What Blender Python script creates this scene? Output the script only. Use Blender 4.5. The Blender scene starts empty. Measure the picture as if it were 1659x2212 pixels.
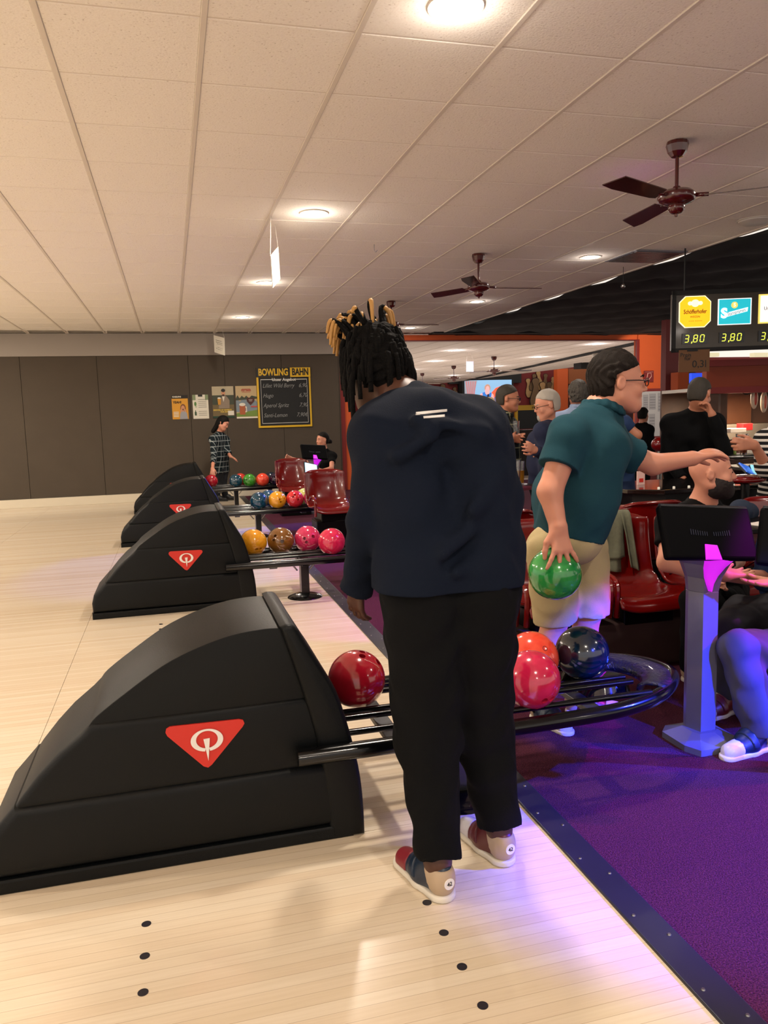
import bpy, bmesh, math, random
import numpy as np
from mathutils import Vector, Matrix, Euler
from mathutils.bvhtree import BVHTree
PI = math.pi
C = bpy.context.scene.collection
sc = bpy.context.scene
random.seed(4)

# ------------------------------------------------------------------ camera
FPX, YAW, PIT, ROLL, CH = 1689.6, .2609, .1227, -.0288, 1.4235
F_ = Vector((math.sin(YAW)*math.cos(PIT), math.cos(YAW)*math.cos(PIT), -math.sin(PIT)))
R0 = Vector((math.cos(YAW), -math.sin(YAW), 0)); U0 = R0.cross(F_)
R_ = R0*math.cos(ROLL)+U0*math.sin(ROLL); U_ = -R0*math.sin(ROLL)+U0*math.cos(ROLL)
cam = bpy.data.cameras.new('camera'); cam.sensor_fit = 'VERTICAL'; cam.sensor_height = 24
cam.lens = FPX/2212*24; cam.clip_start = .05; cam.clip_end = 200
co = bpy.data.objects.new('camera', cam); C.objects.link(co)
co.matrix_world = Matrix(((R_.x, U_.x, -F_.x, 0), (R_.y, U_.y, -F_.y, 0), (R_.z, U_.z, -F_.z, CH), (0, 0, 0, 1)))
sc.camera = co
# ------------------------------------------------------------------ world and exposure
sc.view_settings.view_transform = 'Standard'; sc.view_settings.look = 'None'
sc.view_settings.gamma = 1; sc.view_settings.use_curve_mapping = False
sc.view_settings.exposure = 0.12
wd = bpy.data.worlds.new('world'); sc.world = wd; wd.use_nodes = True
bgn = wd.node_tree.nodes['Background']; bgn.inputs[0].default_value = (1, .88, .78, 1); bgn.inputs[1].default_value = 1.0
# ------------------------------------------------------------------ lamps
def area(name, loc, size, power, col, rot=(0, 0, 0), shape='DISK', spread=PI):
    l = bpy.data.lights.new(name, 'AREA'); l.shape = shape; l.size = size; l.energy = power; l.color = col; l.spread = spread
    o = bpy.data.objects.new(name, l); C.objects.link(o); o.location = loc; o.rotation_euler = rot; return o
def lamp(x, y, p, col, r=.17):
    area('downlight_lamp', (x, y, HC-.03), r, p*.92, col)
    l = bpy.data.lights.new('downlight_dome', 'POINT'); l.energy = p*.085; l.color = col; l.shadow_soft_size = .05
    o = bpy.data.objects.new('downlight_dome', l); C.objects.link(o); o.location = (x, y, HC-.085)
def spot(name, loc, tgt, power, col, ang, blend=.15, r=.03):
    l = bpy.data.lights.new(name, 'SPOT'); l.energy = power; l.color = col; l.spot_size = ang; l.spot_blend = blend; l.shadow_soft_size = r
    o = bpy.data.objects.new(name, l); C.objects.link(o); o.location = loc
    o.rotation_euler = (Vector(tgt)-Vector(loc)).to_track_quat('-Z', 'Y').to_euler(); return o
HC = 2.9978                                   # ceiling height
WARM = (1, .875, .74)
lane_lamps = [(1.166, y) for y in (-3.2, -.06, 3.065, 6.216, 9.373, 12.522)]
side_lamps = [(4.31, y) for y in (-1.9, 1.25, 4.4, 7.53, 10.665, 13.93)]
outer_lamps = [(-3.75, y) for y in (-3.2, -.06, 3.065, 6.216, 9.373, 12.522)]
for x, y in lane_lamps: lamp(x, y, 40, WARM)
for x, y in side_lamps: lamp(x, y, 20, (1, .88, .78))
for x, y in outer_lamps: lamp(x, y, 80, WARM)
hall_lamps = [(7.01, 18.87), (7.75, 22.58), (8.17, 26.57), (8.65, 29.9), (10.07, 17.3), (10.5, 21.3), (10.9, 25.3), (11.4, 31.0)]
for x, y in hall_lamps: lamp(x, y, 95, (1, .91, .9), .2)
spot('blue_stage_light', (4.9, 1.0, 2.75), (2.34, 1.9, 0), 5200, (.02, .04, 1), .50, .5)
spot('blue_stage_light', (3.45, -2.1, 2.6), (1.95, 2.75, .28), 8000, (.02, .04, 1), .17, .6)
spot('wall_wash_light', (8.7, 12.6, 2.85), (9.95, 14.9, 1.9), 200, (1, .8, .6), .95, .3)
spot('magenta_stage_light', (4.6, 1.5, 2.8), (1.93, 3.0, .25), 700, (.8, .0, 1), .22, .5)
spot('magenta_stage_light', (4.9, 1.9, 2.8), (2.75, 1.95, 0), 520, (.8, .0, .6), .62)
spot('violet_stage_light', (3.3, 4.7, 2.85), (1.75, 5.8, 0), 420, (.6, .05, 1), .75)
spot('blue_stage_light', (4.2, 10.9, 2.85), (1.9, 9.3, .3), 1300, (.03, .08, 1), .7)

# ------------------------------------------------------------------ coordinates
def ray(u, v): return F_ + R_*((u-829.5)/FPX) + U_*((1106-v)/FPX)
def at(u, v, Y):
    d = ray(u, v); return Vector((0, 0, CH)) + d*(Y/d.y)
def atz(u, v, z):
    d = ray(u, v); return Vector((0, 0, CH)) + d*((z-CH)/d.z)
# ------------------------------------------------------------------ materials
def lin(h):
    if isinstance(h, str):
        v = [int(h[i:i+2], 16)/255 for i in (0, 2, 4)]
        return tuple((c/12.92 if c <= .04045 else ((c+.055)/1.055)**2.4) for c in v)+(1,)
    return tuple(h)+((1,) if len(h) == 3 else ())
MC = {}
def mat(name, col, rough=.5, metal=0, noise=0, nscale=20, bump=0, bscale=200, coat=0, emit=0, ecol=None, spec=.5, trans=0, sss=0):
    if name in MC: return MC[name]
    m = bpy.data.materials.new(name); m.use_nodes = True; MC[name] = m
    nt = m.node_tree; b = nt.nodes['Principled BSDF']; c = lin(col)
    b.inputs['Base Color'].default_value = c; b.inputs['Roughness'].default_value = rough
    b.inputs['Metallic'].default_value = metal; b.inputs['Coat Weight'].default_value = coat; b.inputs['Coat Roughness'].default_value = .08
    b.inputs['Specular IOR Level'].default_value = spec; b.inputs['Transmission Weight'].default_value = trans
    if sss: b.inputs['Subsurface Weight'].default_value = sss; b.inputs['Subsurface Radius'].default_value = (.02, .008, .004)
    if emit: b.inputs['Emission Color'].default_value = lin(ecol or col); b.inputs['Emission Strength'].default_value = emit
    tc = nt.nodes.new('ShaderNodeTexCoord')
    if noise:
        n = nt.nodes.new('ShaderNodeTexNoise'); n.inputs['Scale'].default_value = nscale; n.inputs['Detail'].default_value = 5
        nt.links.new(tc.outputs['Object'], n.inputs['Vector'])
        mx = nt.nodes.new('ShaderNodeMix'); mx.data_type = 'RGBA'
        mx.inputs['A'].default_value = tuple(x*(1-noise) for x in c[:3])+(1,); mx.inputs['B'].default_value = tuple(min(1, x*(1+noise)+.01*noise) for x in c[:3])+(1,)
        nt.links.new(n.outputs['Fac'], mx.inputs['Factor']); nt.links.new(mx.outputs['Result'], b.inputs['Base Color'])
    if bump:
        n2 = nt.nodes.new('ShaderNodeTexNoise'); n2.inputs['Scale'].default_value = bscale; n2.inputs['Detail'].default_value = 3
        nt.links.new(tc.outputs['Object'], n2.inputs['Vector'])
        bp = nt.nodes.new('ShaderNodeBump'); bp.inputs['Strength'].default_value = bump; bp.inputs['Distance'].default_value = .01
        nt.links.new(n2.outputs['Fac'], bp.inputs['Height']); nt.links.new(bp.outputs['Normal'], b.inputs['Normal'])
    return m
def nodes_of(m):
    nt = m.node_tree; return nt, nt.nodes['Principled BSDF'], nt.nodes.new('ShaderNodeTexCoord')
def ramp(nt, fac, stops):
    r = nt.nodes.new('ShaderNodeValToRGB'); e = r.color_ramp.elements
    while len(e) < len(stops): e.new(.5)
    for k, (p, c) in enumerate(stops): e[k].position = p; e[k].color = lin(c)
    nt.links.new(fac, r.inputs[0]); return r.outputs[0]
# maple approach: boards printed on synthetic panels
def maple():
    m = mat('maple_panel', 'dcc7a6', .22, coat=.25); nt, b, tc = nodes_of(m)
    sp = nt.nodes.new('ShaderNodeSeparateXYZ'); geo = nt.nodes.new('ShaderNodeNewGeometry'); nt.links.new(geo.outputs['Position'], sp.inputs[0])
    def mth(op, a, bb=None):
        n = nt.nodes.new('ShaderNodeMath'); n.operation = op
        for k, v in enumerate((a, bb)):
            if v is None: continue
            if isinstance(v, (int, float)): n.inputs[k].default_value = v
            else: nt.links.new(v, n.inputs[k])
        return n.outputs[0]
    yb = mth('MULTIPLY', sp.outputs['Y'], 1/.0405)
    idx = mth('FLOOR', yb); fr = mth('FRACT', yb)
    wn = nt.nodes.new('ShaderNodeTexWhiteNoise'); wn.noise_dimensions = '1D'; nt.links.new(idx, wn.inputs['W'])
    base = ramp(nt, wn.outputs['Value'], [(0, 'dccab0'), (.35, 'e2d3bb'), (.7, 'e5d8c2'), (1, 'dac8ac')])
    mp = nt.nodes.new('ShaderNodeMapping'); mp.inputs['Scale'].default_value = (2.2, 70, 1); nt.links.new(geo.outputs['Position'], mp.inputs[0])
    ns = nt.nodes.new('ShaderNodeTexNoise'); ns.inputs['Scale'].default_value = 1.6; ns.inputs['Detail'].default_value = 6; nt.links.new(mp.outputs[0], ns.inputs['Vector'])
    gr = ramp(nt, ns.outputs['Fac'], [(.3, (.86, .82, .76)), (.62, (1, 1, 1))])
    mx = nt.nodes.new('ShaderNodeMix'); mx.data_type = 'RGBA'; mx.blend_type = 'MULTIPLY'; mx.inputs['Factor'].default_value = .4
    nt.links.new(base, mx.inputs['A']); nt.links.new(gr, mx.inputs['B'])
    line = mth('LESS_THAN', fr, .04)
    mx2 = nt.nodes.new('ShaderNodeMix'); mx2.data_type = 'RGBA'; nt.links.new(mth('MULTIPLY', line, .42), mx2.inputs['Factor'])
    nt.links.new(mx.outputs['Result'], mx2.inputs['A']); mx2.inputs['B'].default_value = lin('8a6c4c')
    nt.links.new(mx2.outputs['Result'], b.inputs['Base Color']); return m
def carpet():
    m = mat('carpet', '4a2030', .95, spec=.1); nt, b, tc = nodes_of(m)
    n = nt.nodes.new('ShaderNodeTexNoise'); n.inputs['Scale'].default_value = 230; n.inputs['Detail'].default_value = 4; nt.links.new(tc.outputs['Object'], n.inputs['Vector'])
    nt.links.new(ramp(nt, n.outputs['Fac'], [(.3, '2a1420'), (.5, '4d2233'), (.72, '6b3546')]), b.inputs['Base Color'])
    bp = nt.nodes.new('ShaderNodeBump'); bp.inputs['Strength'].default_value = .9; bp.inputs['Distance'].default_value = .01
    nt.links.new(n.outputs['Fac'], bp.inputs['Height']); nt.links.new(bp.outputs['Normal'], b.inputs['Normal']); return m
def tile_mat():
    m = mat('ceiling_tile', 'eee8e0', .9, spec=.15); nt, b, tc = nodes_of(m)
    geo = nt.nodes.new('ShaderNodeNewGeometry')
    n = nt.nodes.new('ShaderNodeTexNoise'); n.inputs['Scale'].default_value = 95; n.inputs['Detail'].default_value = 3; nt.links.new(geo.outputs['Position'], n.inputs['Vector'])
    nt.links.new(ramp(nt, n.outputs['Fac'], [(.27, 'c8beb4'), (.36, 'eee8e0'), (.7, 'f2ede6')]), b.inputs['Base Color'])
    bp = nt.nodes.new('ShaderNodeBump'); bp.inputs['Strength'].default_value = .5; bp.inputs['Distance'].default_value = .004
    nt.links.new(n.outputs['Fac'], bp.inputs['Height']); nt.links.new(bp.outputs['Normal'], b.inputs['Normal']); return m
def ball_mat(name, c1, c2, sw=.5, scale=2.5):
    m = mat(name, c1, .16, coat=.8); nt, b, tc = nodes_of(m)
    n = nt.nodes.new('ShaderNodeTexNoise'); n.inputs['Scale'].default_value = scale*4; n.inputs['Detail'].default_value = 5; n.inputs['Distortion'].default_value = 2.2
    nt.links.new(tc.outputs['Object'], n.inputs['Vector'])
    nt.links.new(ramp(nt, n.outputs['Fac'], [(.25, c1), (.85, c2)]), b.inputs['Base Color']); return m
def plaid(name, base, l1, l2, s=14, spec=.2):
    m = mat(name, base, .85, spec=spec); nt, b, tc = nodes_of(m)
    sp = nt.nodes.new('ShaderNodeSeparateXYZ'); nt.links.new(tc.outputs['Object'], sp.inputs[0])
    def band(o, sc_, off, w):
        a = nt.nodes.new('ShaderNodeMath'); a.operation = 'MULTIPLY_ADD'; nt.links.new(o, a.inputs[0]); a.inputs[1].default_value = sc_; a.inputs[2].default_value = off
        f = nt.nodes.new('ShaderNodeMath'); f.operation = 'FRACT'; nt.links.new(a.outputs[0], f.inputs[0])
        g = nt.nodes.new('ShaderNodeMath'); g.operation = 'LESS_THAN'; nt.links.new(f.outputs[0], g.inputs[0]); g.inputs[1].default_value = w; return g.outputs[0]
    xy = nt.nodes.new('ShaderNodeMath'); xy.operation = 'ADD'; nt.links.new(sp.outputs['X'], xy.inputs[0]); nt.links.new(sp.outputs['Y'], xy.inputs[1])
    cur = None
    for o, off, w, c, f in ((sp.outputs['Z'], 0, .45, l2, .5), (xy.outputs[0], .2, .45, l2, .5), (sp.outputs['Z'], .3, .10, l1, .8), (xy.outputs[0], .5, .10, l1, .8)):
        mx = nt.nodes.new('ShaderNodeMix'); mx.data_type = 'RGBA'
        fm = nt.nodes.new('ShaderNodeMath'); fm.operation = 'MULTIPLY'; fm.inputs[1].default_value = f; nt.links.new(band(o, s, off, w), fm.inputs[0]); nt.links.new(fm.outputs[0], mx.inputs['Factor'])
        if cur is None: mx.inputs['A'].default_value = lin(base)
        else: nt.links.new(cur, mx.inputs['A'])
        mx.inputs['B'].default_value = lin(c); cur = mx.outputs['Result']
    nt.links.new(cur, b.inputs['Base Color']); return m
def stripes(name, c1, c2, s=30):
    m = mat(name, c1, .85, spec=.2); nt, b, tc = nodes_of(m)
    sp = nt.nodes.new('ShaderNodeSeparateXYZ'); nt.links.new(tc.outputs['Object'], sp.inputs[0])
    a = nt.nodes.new('ShaderNodeMath'); a.operation = 'MULTIPLY'; nt.links.new(sp.outputs['Z'], a.inputs[0]); a.inputs[1].default_value = s
    f = nt.nodes.new('ShaderNodeMath'); f.operation = 'FRACT'; nt.links.new(a.outputs[0], f.inputs[0])
    nt.links.new(ramp(nt, f.outputs[0], [(.0, c1), (.55, c1), (.6, c2), (1, c2)]), b.inputs['Base Color']); return m
M_black = mat('hood_plastic', '05080a', .47, bump=.12, bscale=260, spec=.22)
M_tube = mat('black_tube', '050607', .2, coat=.25, spec=.3)
M_steel = mat('steel', '9a9a98', .3, metal=1)
M_red = mat('red_badge', 'c92a20', .45); M_white = mat('white_print', 'e6e2dc', .6)
M_chair = mat('red_fibreglass', '6c0806', .18, coat=.7)
M_maroon = mat('maroon_enamel', '4a100e', .22, coat=.5)
M_dark = mat('dark_plastic', '030304', .32, spec=.25); M_drape = mat('black_drape', '15171a', .9, noise=.25, nscale=3)
M_lampglow = mat('lamp_glow', 'fff0d8', .5, emit=14, ecol='fff0da')
M_orange = mat('orange_paint', 'd05a26', .7, noise=.06, nscale=4); M_redtrim = mat('red_trim', '7a1512', .5)
M_wood = mat('brown_wood', '4a2c18', .5, noise=.3, nscale=8); M_yellow = mat('yellow_paint', 'c99a1c', .5)
M_blackpaint = mat('black_paint', '08090b', .7); M_whitepaint = mat('white_paint', 'cfc9c0', .6)
M_glass = mat('clear_glass', 'ffffff', .03, trans=1, spec=.5); M_hole = mat('ball_hole', '0a0606', .6)
M_grey = mat('grey_metal', '8c8c96', .4, metal=.3)
# ------------------------------------------------------------------ mesh helpers
def newobj(name, me, m=None, parent=None, smooth=False):
    if m is not None and len(me.materials) == 0: me.materials.append(m)
    o = bpy.data.objects.new(name, me); C.objects.link(o)
    if parent is not None: o.parent = parent
    if smooth: me.polygons.foreach_set('use_smooth', [True]*len(me.polygons))
    return o
def finish(name, bm, m, parent=None, smooth=False, loc=None):
    me = bpy.data.meshes.new(name); bm.to_mesh(me); bm.free(); o = newobj(name, me, m, parent, smooth)
    if loc is not None: o.location = loc
    return o
def tag(o, label=None, cat=None, group=None, kind=None):
    if label: o['label'] = label
    if cat: o['category'] = cat
    if group: o['group'] = group
    if kind: o['kind'] = kind
    return o
def thing(name, label, cat, loc=(0, 0, 0), rz=0, group=None):
    o = bpy.data.objects.new(name, None); C.objects.link(o); o.location = loc; o.rotation_euler = (0, 0, rz); o.empty_display_size = .1
    return tag(o, label, cat, group)
def bbox(bm, lo, hi, bev=0, seg=2, mtx=None):
    r = bmesh.ops.create_cube(bm, size=1)['verts']
    for v in r:
        v.co = Vector([(lo[k]+hi[k])/2+v.co[k]*(hi[k]-lo[k]) for k in range(3)])
    if bev:
        es = list({e for v in r for e in v.link_edges}); g = bmesh.ops.bevel(bm, geom=es, offset=bev, segments=seg, affect='EDGES', profile=.5)
        r = [v for v in g['verts']]
    if mtx is not None: bmesh.ops.transform(bm, matrix=mtx, verts=[v for v in r if v.is_valid])
def box(name, lo, hi, m, parent=None, bev=0, seg=2, rz=0, loc=None, rot=None):
    bm = bmesh.new(); bbox(bm, lo, hi, bev, seg); o = finish(name, bm, m, parent)
    if loc is not None: o.location = loc
    if rz: o.rotation_euler = (0, 0, rz)
    if rot is not None: o.rotation_euler = rot
    return o
def tube_bm(bm, pts, r, seg=12, closed=False, cap=True):
    pts = [Vector(p) for p in pts]; n = len(pts); rr = r if isinstance(r, (list, tuple)) else [r]*n; rings = []
    up = None
    for i, p in enumerate(pts):
        a = pts[(i-1) % n] if (closed or i > 0) else p; b = pts[(i+1) % n] if (closed or i < n-1) else p
        t = (b-a).normalized()
        if up is None: up = Vector((0, 0, 1)) if abs(t.z) < .9 else Vector((1, 0, 0))
        s = t.cross(up).normalized(); up = s.cross(t).normalized()
        rings.append([bm.verts.new(p+(s*math.cos(2*PI*k/seg)+up*math.sin(2*PI*k/seg))*rr[i]) for k in range(seg)])
    for i in range(n if closed else n-1):
        A, B = rings[i], rings[(i+1) % n]
        for k in range(seg): bm.faces.new((A[k], A[(k+1) % seg], B[(k+1) % seg], B[k]))
    if cap and not closed: bm.faces.new(rings[0][::-1]); bm.faces.new(rings[-1])
def tube(name, pts, r, m, parent=None, seg=12, closed=False):
    bm = bmesh.new(); tube_bm(bm, pts, r, seg, closed); bmesh.ops.recalc_face_normals(bm, faces=bm.faces); o = finish(name, bm, m, parent, True)
    autosmooth(o.data); return o
def autosmooth(me, ang=.7):
    bm = bmesh.new(); bm.from_mesh(me)
    for e in bm.edges:
        if len(e.link_faces) == 2 and e.calc_face_angle(0) > ang: e.smooth = False
    bm.to_mesh(me); bm.free()
def lathe_bm(bm, prof, seg=32, c=(0, 0)):
    rings = []
    for r, z in prof:
        rings.append([bm.verts.new((c[0]+max(r, 1e-5)*math.cos(2*PI*k/seg), c[1]+max(r, 1e-5)*math.sin(2*PI*k/seg), z)) for k in range(seg)])
    for A, B in zip(rings, rings[1:]):
        for k in range(seg): bm.faces.new((A[k], A[(k+1) % seg], B[(k+1) % seg], B[k]))
    bmesh.ops.remove_doubles(bm, verts=bm.verts, dist=1e-4)
    bmesh.ops.recalc_face_normals(bm, faces=bm.faces)
def lathe(name, prof, m, parent=None, seg=32, loc=None, ang=.7):
    bm = bmesh.new(); lathe_bm(bm, prof, seg); o = finish(name, bm, m, parent, True, loc); autosmooth(o.data, ang); return o
def poly_bm(bm, pts, y0, y1, plane='xz', bev=0, seg=3, near_only=False):
    n = len(pts)
    def V(p, d):
        return (p[0], d, p[1]) if plane == 'xz' else ((p[0], p[1], d) if plane == 'xy' else (d, p[0], p[1]))
    A = [bm.verts.new(V(p, y0)) for p in pts]; B = [bm.verts.new(V(p, y1)) for p in pts]
    f1 = bm.faces.new(A); f2 = bm.faces.new(B[::-1])
    for k in range(n): bm.faces.new((A[k], B[k], B[(k+1) % n], A[(k+1) % n]))
    bmesh.ops.recalc_face_normals(bm, faces=bm.faces)
    if bev:
        es = list(f1.edges)+([] if near_only else list(f2.edges))
        bmesh.ops.bevel(bm, geom=es, offset=bev, segments=seg, affect='EDGES', profile=.5, clamp_overlap=True)
def poly(name, pts, y0, y1, m, parent=None, plane='xz', bev=0, seg=3, loc=None, smooth=False):
    bm = bmesh.new(); poly_bm(bm, pts, y0, y1, plane, bev, seg); o = finish(name, bm, m, parent, smooth, loc)
    if smooth: autosmooth(o.data, .55)
    return o
def copytree(o, parent=None):
    c = o.copy(); C.objects.link(c); c.parent = parent
    for ch in o.children: copytree(ch, c)
    return c
def text(name, body, size, m, parent=None, loc=(0, 0, 0), rot=(PI/2, 0, 0), extrude=.001, align='CENTER', shear=0, bold=0, sx=1):
    cu = bpy.data.curves.new(name, 'FONT'); cu.body = body; cu.size = size; cu.align_x = align; cu.align_y = 'CENTER'; cu.extrude = extrude
    cu.shear = shear; cu.offset = bold; cu.resolution_u = 3
    t = bpy.data.objects.new('tmp', cu); C.objects.link(t)
    me = bpy.data.meshes.new_from_object(t.evaluated_get(bpy.context.evaluated_depsgraph_get()))
    bpy.data.objects.remove(t); me.materials.clear()
    o = newobj(name, me, m, parent); o.location = loc; o.rotation_euler = rot; o.scale = (sx, 1, 1); return o
def smoothpts(pts, n):
    P = [Vector(p) for p in pts]; out = []
    for i in range(len(P)-1):
        a, b, c, d = P[max(i-1, 0)], P[i], P[i+1], P[min(i+2, len(P)-1)]
        for k in range(n):
            t = k/n; out.append(.5*((2*b)+(c-a)*t+(2*a-5*b+4*c-d)*t*t+(3*b-a-3*c+d)*t**3))
    out.append(P[-1]); return out
# ------------------------------------------------------------------ organic surfaces: blended distance field + surface nets
def nz(v):
    v = np.asarray(v, float); return v/(np.linalg.norm(v)+1e-9)
A3 = lambda v: np.asarray(v, dtype=np.float64)
class Field:
    def __init__(s, k=.02): s.p = []; s.k = k; s.mods = []
    def cone(s, a, b, ra, rb=None, k=None, flat=False, flata=False, sub=False, sq=None):
        a, b = A3(a), A3(b); rb = ra if rb is None else rb
        s.p.append(('c', a, b, ra, rb, s.k if k is None else k, flat, flata, sub, None)); return s
    def ell(s, c, r, rot=None, k=None, sub=False):
        s.p.append(('e', A3(c), None if rot is None else A3(rot), A3(r), 0, s.k if k is None else k, False, False, sub, None)); return s
    def chain(s, pts, rs, k=None):
        for i in range(len(pts)-1): s.cone(pts[i], pts[i+1], rs[i], rs[i+1], k=k)
        return s
    def bounds(s):
        lo = np.full(3, 1e9); hi = -lo
        for p in s.p:
            if p[8]: continue
            if p[0] == 'c': q = [p[1]-p[3], p[1]+p[3], p[2]-p[4], p[2]+p[4]]
            else: q = [p[1]-p[3].max(), p[1]+p[3].max()]
            for x in q: lo = np.minimum(lo, x); hi = np.maximum(hi, x)
        return lo, hi
    @staticmethod
    def dist(p, X):
        if p[0] == 'c':
            a, b, ra, rb = p[1], p[2], p[3], p[4]; ab = b-a; L2 = ab@ab+1e-12
            t = np.clip((X-a)@ab/L2, 0, 1); d = np.linalg.norm(X-a-t[..., None]*ab, axis=-1)-(ra+(rb-ra)*t)
            n = ab/math.sqrt(L2)
            if p[6]: d = np.maximum(d, (X-b)@n)
            if p[7]: d = np.maximum(d, (a-X)@n)
            return d
        q = X-p[1]
        if p[2] is not None: q = q@p[2].T
        r = p[3]; k0 = np.linalg.norm(q/r, axis=-1); k1 = np.linalg.norm(q/(r*r), axis=-1)+1e-9
        return k0*(k0-1)/k1
    def mesh(s, h):
        lo, hi = s.bounds(); lo = lo-3*h-s.k; hi = hi+3*h+s.k; n = 8; bs = n*h
        nb = np.ceil((hi-lo)/bs).astype(int)
        g = np.stack(np.meshgrid(*[np.arange(k) for k in nb], indexing='ij'), -1).reshape(-1, 3)
        cen = lo+(g+.5)*bs; rad = bs*.5*math.sqrt(3)
        best = np.full(len(g), 1e9); dp = []
        for p in s.p:
            d = s.dist(p, cen); dp.append(d)
            if not p[8]: best = np.minimum(best, d)
        kk = max(p[5] for p in s.p if not p[8]); act = (best < rad+kk+h+.01) & (best > -rad*1.6-.03-s.k)
        g = g[act]; dp = [d[act] for d in dp]
        off = np.stack(np.meshgrid(*[np.arange(n+1)]*3, indexing='ij'), -1).reshape(-1, 3)
        X = lo+(g[:, None, :]*n+off[None])*h
        D = np.full(X.shape[:2], 1.)
        for p, d in zip(s.p, dp):
            msk = d < rad+2.4*p[5]+.02
            if not msk.any(): continue
            x = s.dist(p, X[msk]); D0 = D[msk]; k = max(p[5], 1e-5)
            if p[8]:
                x = -x; hh = np.maximum(k-np.abs(D0-x), 0)/k; D[msk] = np.maximum(D0, x)+hh*hh*k*.25
            else:
                hh = np.maximum(k-np.abs(D0-x), 0)/k; D[msk] = np.minimum(D0, x)-hh*hh*k*.25
        for f in s.mods: D = f(D, X)
        D = D.reshape(-1, n+1, n+1, n+1)
        S = D < 0
        c8 = [(i, j, k) for i in (0, 1) for j in (0, 1) for k in (0, 1)]
        sl = lambda A, o: A[:, o[0]:o[0]+n, o[1]:o[1]+n, o[2]:o[2]+n]
        cnt = sum(sl(S, o).astype(np.int8) for o in c8); cr = (cnt > 0) & (cnt < 8)
        bi, ci, cj, ck = np.nonzero(cr)
        pos = np.zeros((len(bi), 3)); w = np.zeros(len(bi))
        vals = {o: D[bi, ci+o[0], cj+o[1], ck+o[2]] for o in c8}
        for o in c8:
            for ax in range(3):
                if o[ax]: continue
                q = list(o); q[ax] = 1; q = tuple(q); a, b = vals[o], vals[q]; m = (a < 0) != (b < 0)
                t = np.where(m, a/(a-b+1e-20), 0)
                e = np.tile(np.array(o, float), (len(bi), 1)); e[:, ax] = t
                pos += np.where(m[:, None], e, 0); w += m
        cell = g[bi]*n+np.stack([ci, cj, ck], 1)
        V = lo+(cell+pos/w[:, None])*h
        dims = nb*n+2; gid = (cell[:, 0]*dims[1]+cell[:, 1])*dims[2]+cell[:, 2]
        order = np.argsort(gid); gs = gid[order]; st = [dims[1]*dims[2], dims[2], 1]
        quads = []
        for ax in range(3):
            o0 = (0, 0, 0); o1 = [0, 0, 0]; o1[ax] = 1; o1 = tuple(o1)
            m = (vals[o0] < 0) != (vals[o1] < 0); ins = vals[o0][m] < 0; base = gid[m]
            u, v = [k for k in range(3) if k != ax]
            if ax == 1: u, v = v, u
            ids = [base, base-st[u], base-st[u]-st[v], base-st[v]]; ix = []; ok = np.ones(len(base), bool)
            for q in ids:
                p_ = np.searchsorted(gs, q); p_ = np.clip(p_, 0, len(gs)-1); ok &= gs[p_] == q; ix.append(order[p_])
            Q = np.stack(ix, 1)[ok]; ins = ins[ok]; Q[~ins] = Q[~ins][:, ::-1]; quads.append(Q)
        return V, np.concatenate(quads)
    def build(s, name, h, m, parent=None, relax=0):
        V, Q = s.mesh(h)
        o = parent
        if parent is not None: V = V-np.array(parent.location)
        me = bpy.data.meshes.new(name); me.vertices.add(len(V)); me.vertices.foreach_set('co', V.astype(np.float32).ravel())
        me.loops.add(Q.size); me.loops.foreach_set('vertex_index', Q.astype(np.int32).ravel())
        me.polygons.add(len(Q)); me.polygons.foreach_set('loop_start', np.arange(0, Q.size, 4, dtype=np.int32))
        me.polygons.foreach_set('use_smooth', np.ones(len(Q), bool)); me.update(calc_edges=True); me.validate()
        ob = newobj(name, me, m, parent); return ob
def frame(f, up=(0, 0, 1)):
    f = nz(f); r = nz(np.cross(f, up)); u = np.cross(r, f); return r, f, u     # right, forward, up
def wrinkle(amp, sc, seed=0, dirn=(0, 0, 1)):
    d = nz(dirn)
    def f(D, X):
        x, y, z = X[..., 0]*sc, X[..., 1]*sc, X[..., 2]*sc
        w = np.sin(x*1.7+2.1*np.sin(z*.9+seed)+1.3*np.sin(y*1.4+seed*2))*np.sin(z*1.3+1.7*np.sin(x*.8+y*.7+seed*3))+.5*np.sin(z*2.9+2*np.sin(y*2.1+x*1.9+seed))
        return D-amp*w
    return f
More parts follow.
